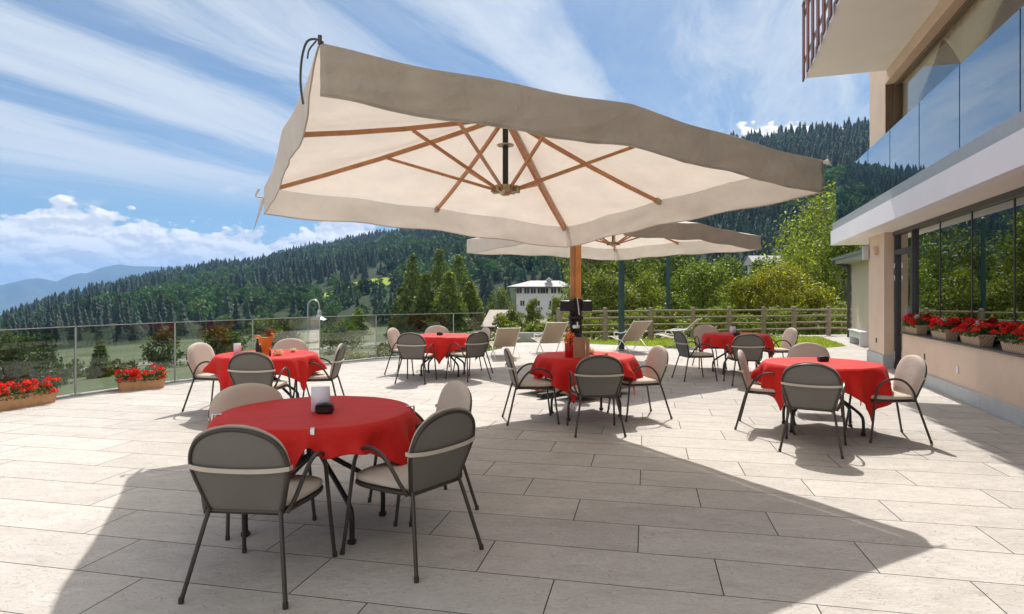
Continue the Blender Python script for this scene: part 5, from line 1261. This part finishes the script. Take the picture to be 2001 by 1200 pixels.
p=onT(572,688); posy(p.x,p.y,ZT,.055,90,leafmat('cream_petal',(.62,.54,.48),.35,scale=20),'small cream posy at the right side of the left table',seed=2)
# red pot, menu board and flowers on the centre table
p=onT(1115,697); rp=thing('candle_pot','glossy red cylinder pot with orange flowers on the centre table','pot',(p.x,p.y,ZT))
m_=MB(); m_.lathe([(0,0),(.070,0),(.074,.01),(.076,.155),(.068,.16),(.062,.15),(.06,.02),(0,.02)],24); m_.build('pot',M['redpot'],rp)
rn=np.random.default_rng(5); P_=rn.normal(0,1,(150,3))*np.array([.03,.03,.045])+np.array([-.01,0,.215]); V_,F_=leaf_quads(P_,np.full(150,.032),rn,asp=1.6,droop=-.5); npmesh('flowers',V_,F_,M['orangepetal'],rp,tint=tints(150,rn,(1,1,1),.3,.3))
for k in range(7):
    m_=MB(); a=k*.9; m_.tube([(.02*math.cos(a),.02*math.sin(a),.03),(.045*math.cos(a),.045*math.sin(a),.23)],.003,5); m_.build('stem',M['leaf'],rp)
p=onT(1137,700); mn=thing('menu_board','tan folded menu board standing behind the red pot','menu board',(p.x,p.y,ZT),R(8))
m_=MB(); m_.box(-.10,.05,.03,.036,0,.245,b=.002); m_.build('back_leaf',M['tanboard'],mn)
m_=MB(); m_.box(.055,.066,-.10,.04,0,.235,b=.002); m_.build('side_leaf',M['tanboard'],mn)
p=onT(1152,692); posy(p.x,p.y+.02,ZT+.0,.085,140,pk,'pink bunch of flowers right of the menu board on the centre table',seed=4)
p=onT(1130,699); posy(p.x,p.y,ZT,.035,50,pk,'tiny pale posy at the foot of the menu board',seed=5)
p=onT(1184,694); posy(p.x,p.y,ZT,.045,60,pk,'small pink flower pair at the right rim of the centre table',seed=6)

# ================================================================== LAMP beyond the glass
zl=float(terrain(TX(601,15),15.2)); lp=thing('garden_lamp','bent-neck steel lamp with wide dished shade just beyond the glass','lamp',(TX(601,15.2),15.2,zl-.05))
H_=CH+(HZ-586)/F*15.2-zl+.05
m_=MB(); m_.tube([(0,0,0),(0,0,H_-.16)]+[(.14-.14*math.cos(a),0,H_-.16+.16*math.sin(a)) for a in np.linspace(.2,math.pi,12)]+[(.28,0,H_-.24)],.018,10); m_.lathe([(.06,0),(.06,.02),(.02,.04)],12); m_.build('pole',M['galv'],lp)
m_=MB(); c=(.28,0,H_-.24); m_.lathe([(.0,.0),(.03,-.0),(.045,-.03),(.055,-.07),(.05,-.12),(.075,-.15),(.075,-.17),(.19,-.24),(.19,-.25),(.07,-.185),(0,-.18)],24,c); m_.build('shade',M['galv'],lp)
m_=MB(); m_.lathe([(0,-.18),(.045,-.185),(.05,-.22),(.03,-.26),(0,-.27)],16,c); m_.build('bulb_glass',M['lens'],lp)
# rustic loungers and wooden swing frame beyond the glass
for i,(px,Y,lab) in enumerate([(42,26,'thin dark pole frame in the meadow behind the leftmost glass panel')]):
    z=float(terrain(TX(px,Y),Y)); r_=thing('swing_frame',lab,'frame',(TX(px,Y),Y,z))
    for s in (-.6,.6):
        m_=MB(); m_.tube([(s,0,-.1),(s*.15,.2,2.3)],.03,8); m_.build('leg',M['dgrey'],r_)
    m_=MB(); m_.tube([(-.12,.2,2.25),(.12,.2,2.25)],.03,8); m_.build('crossbar',M['dgrey'],r_)
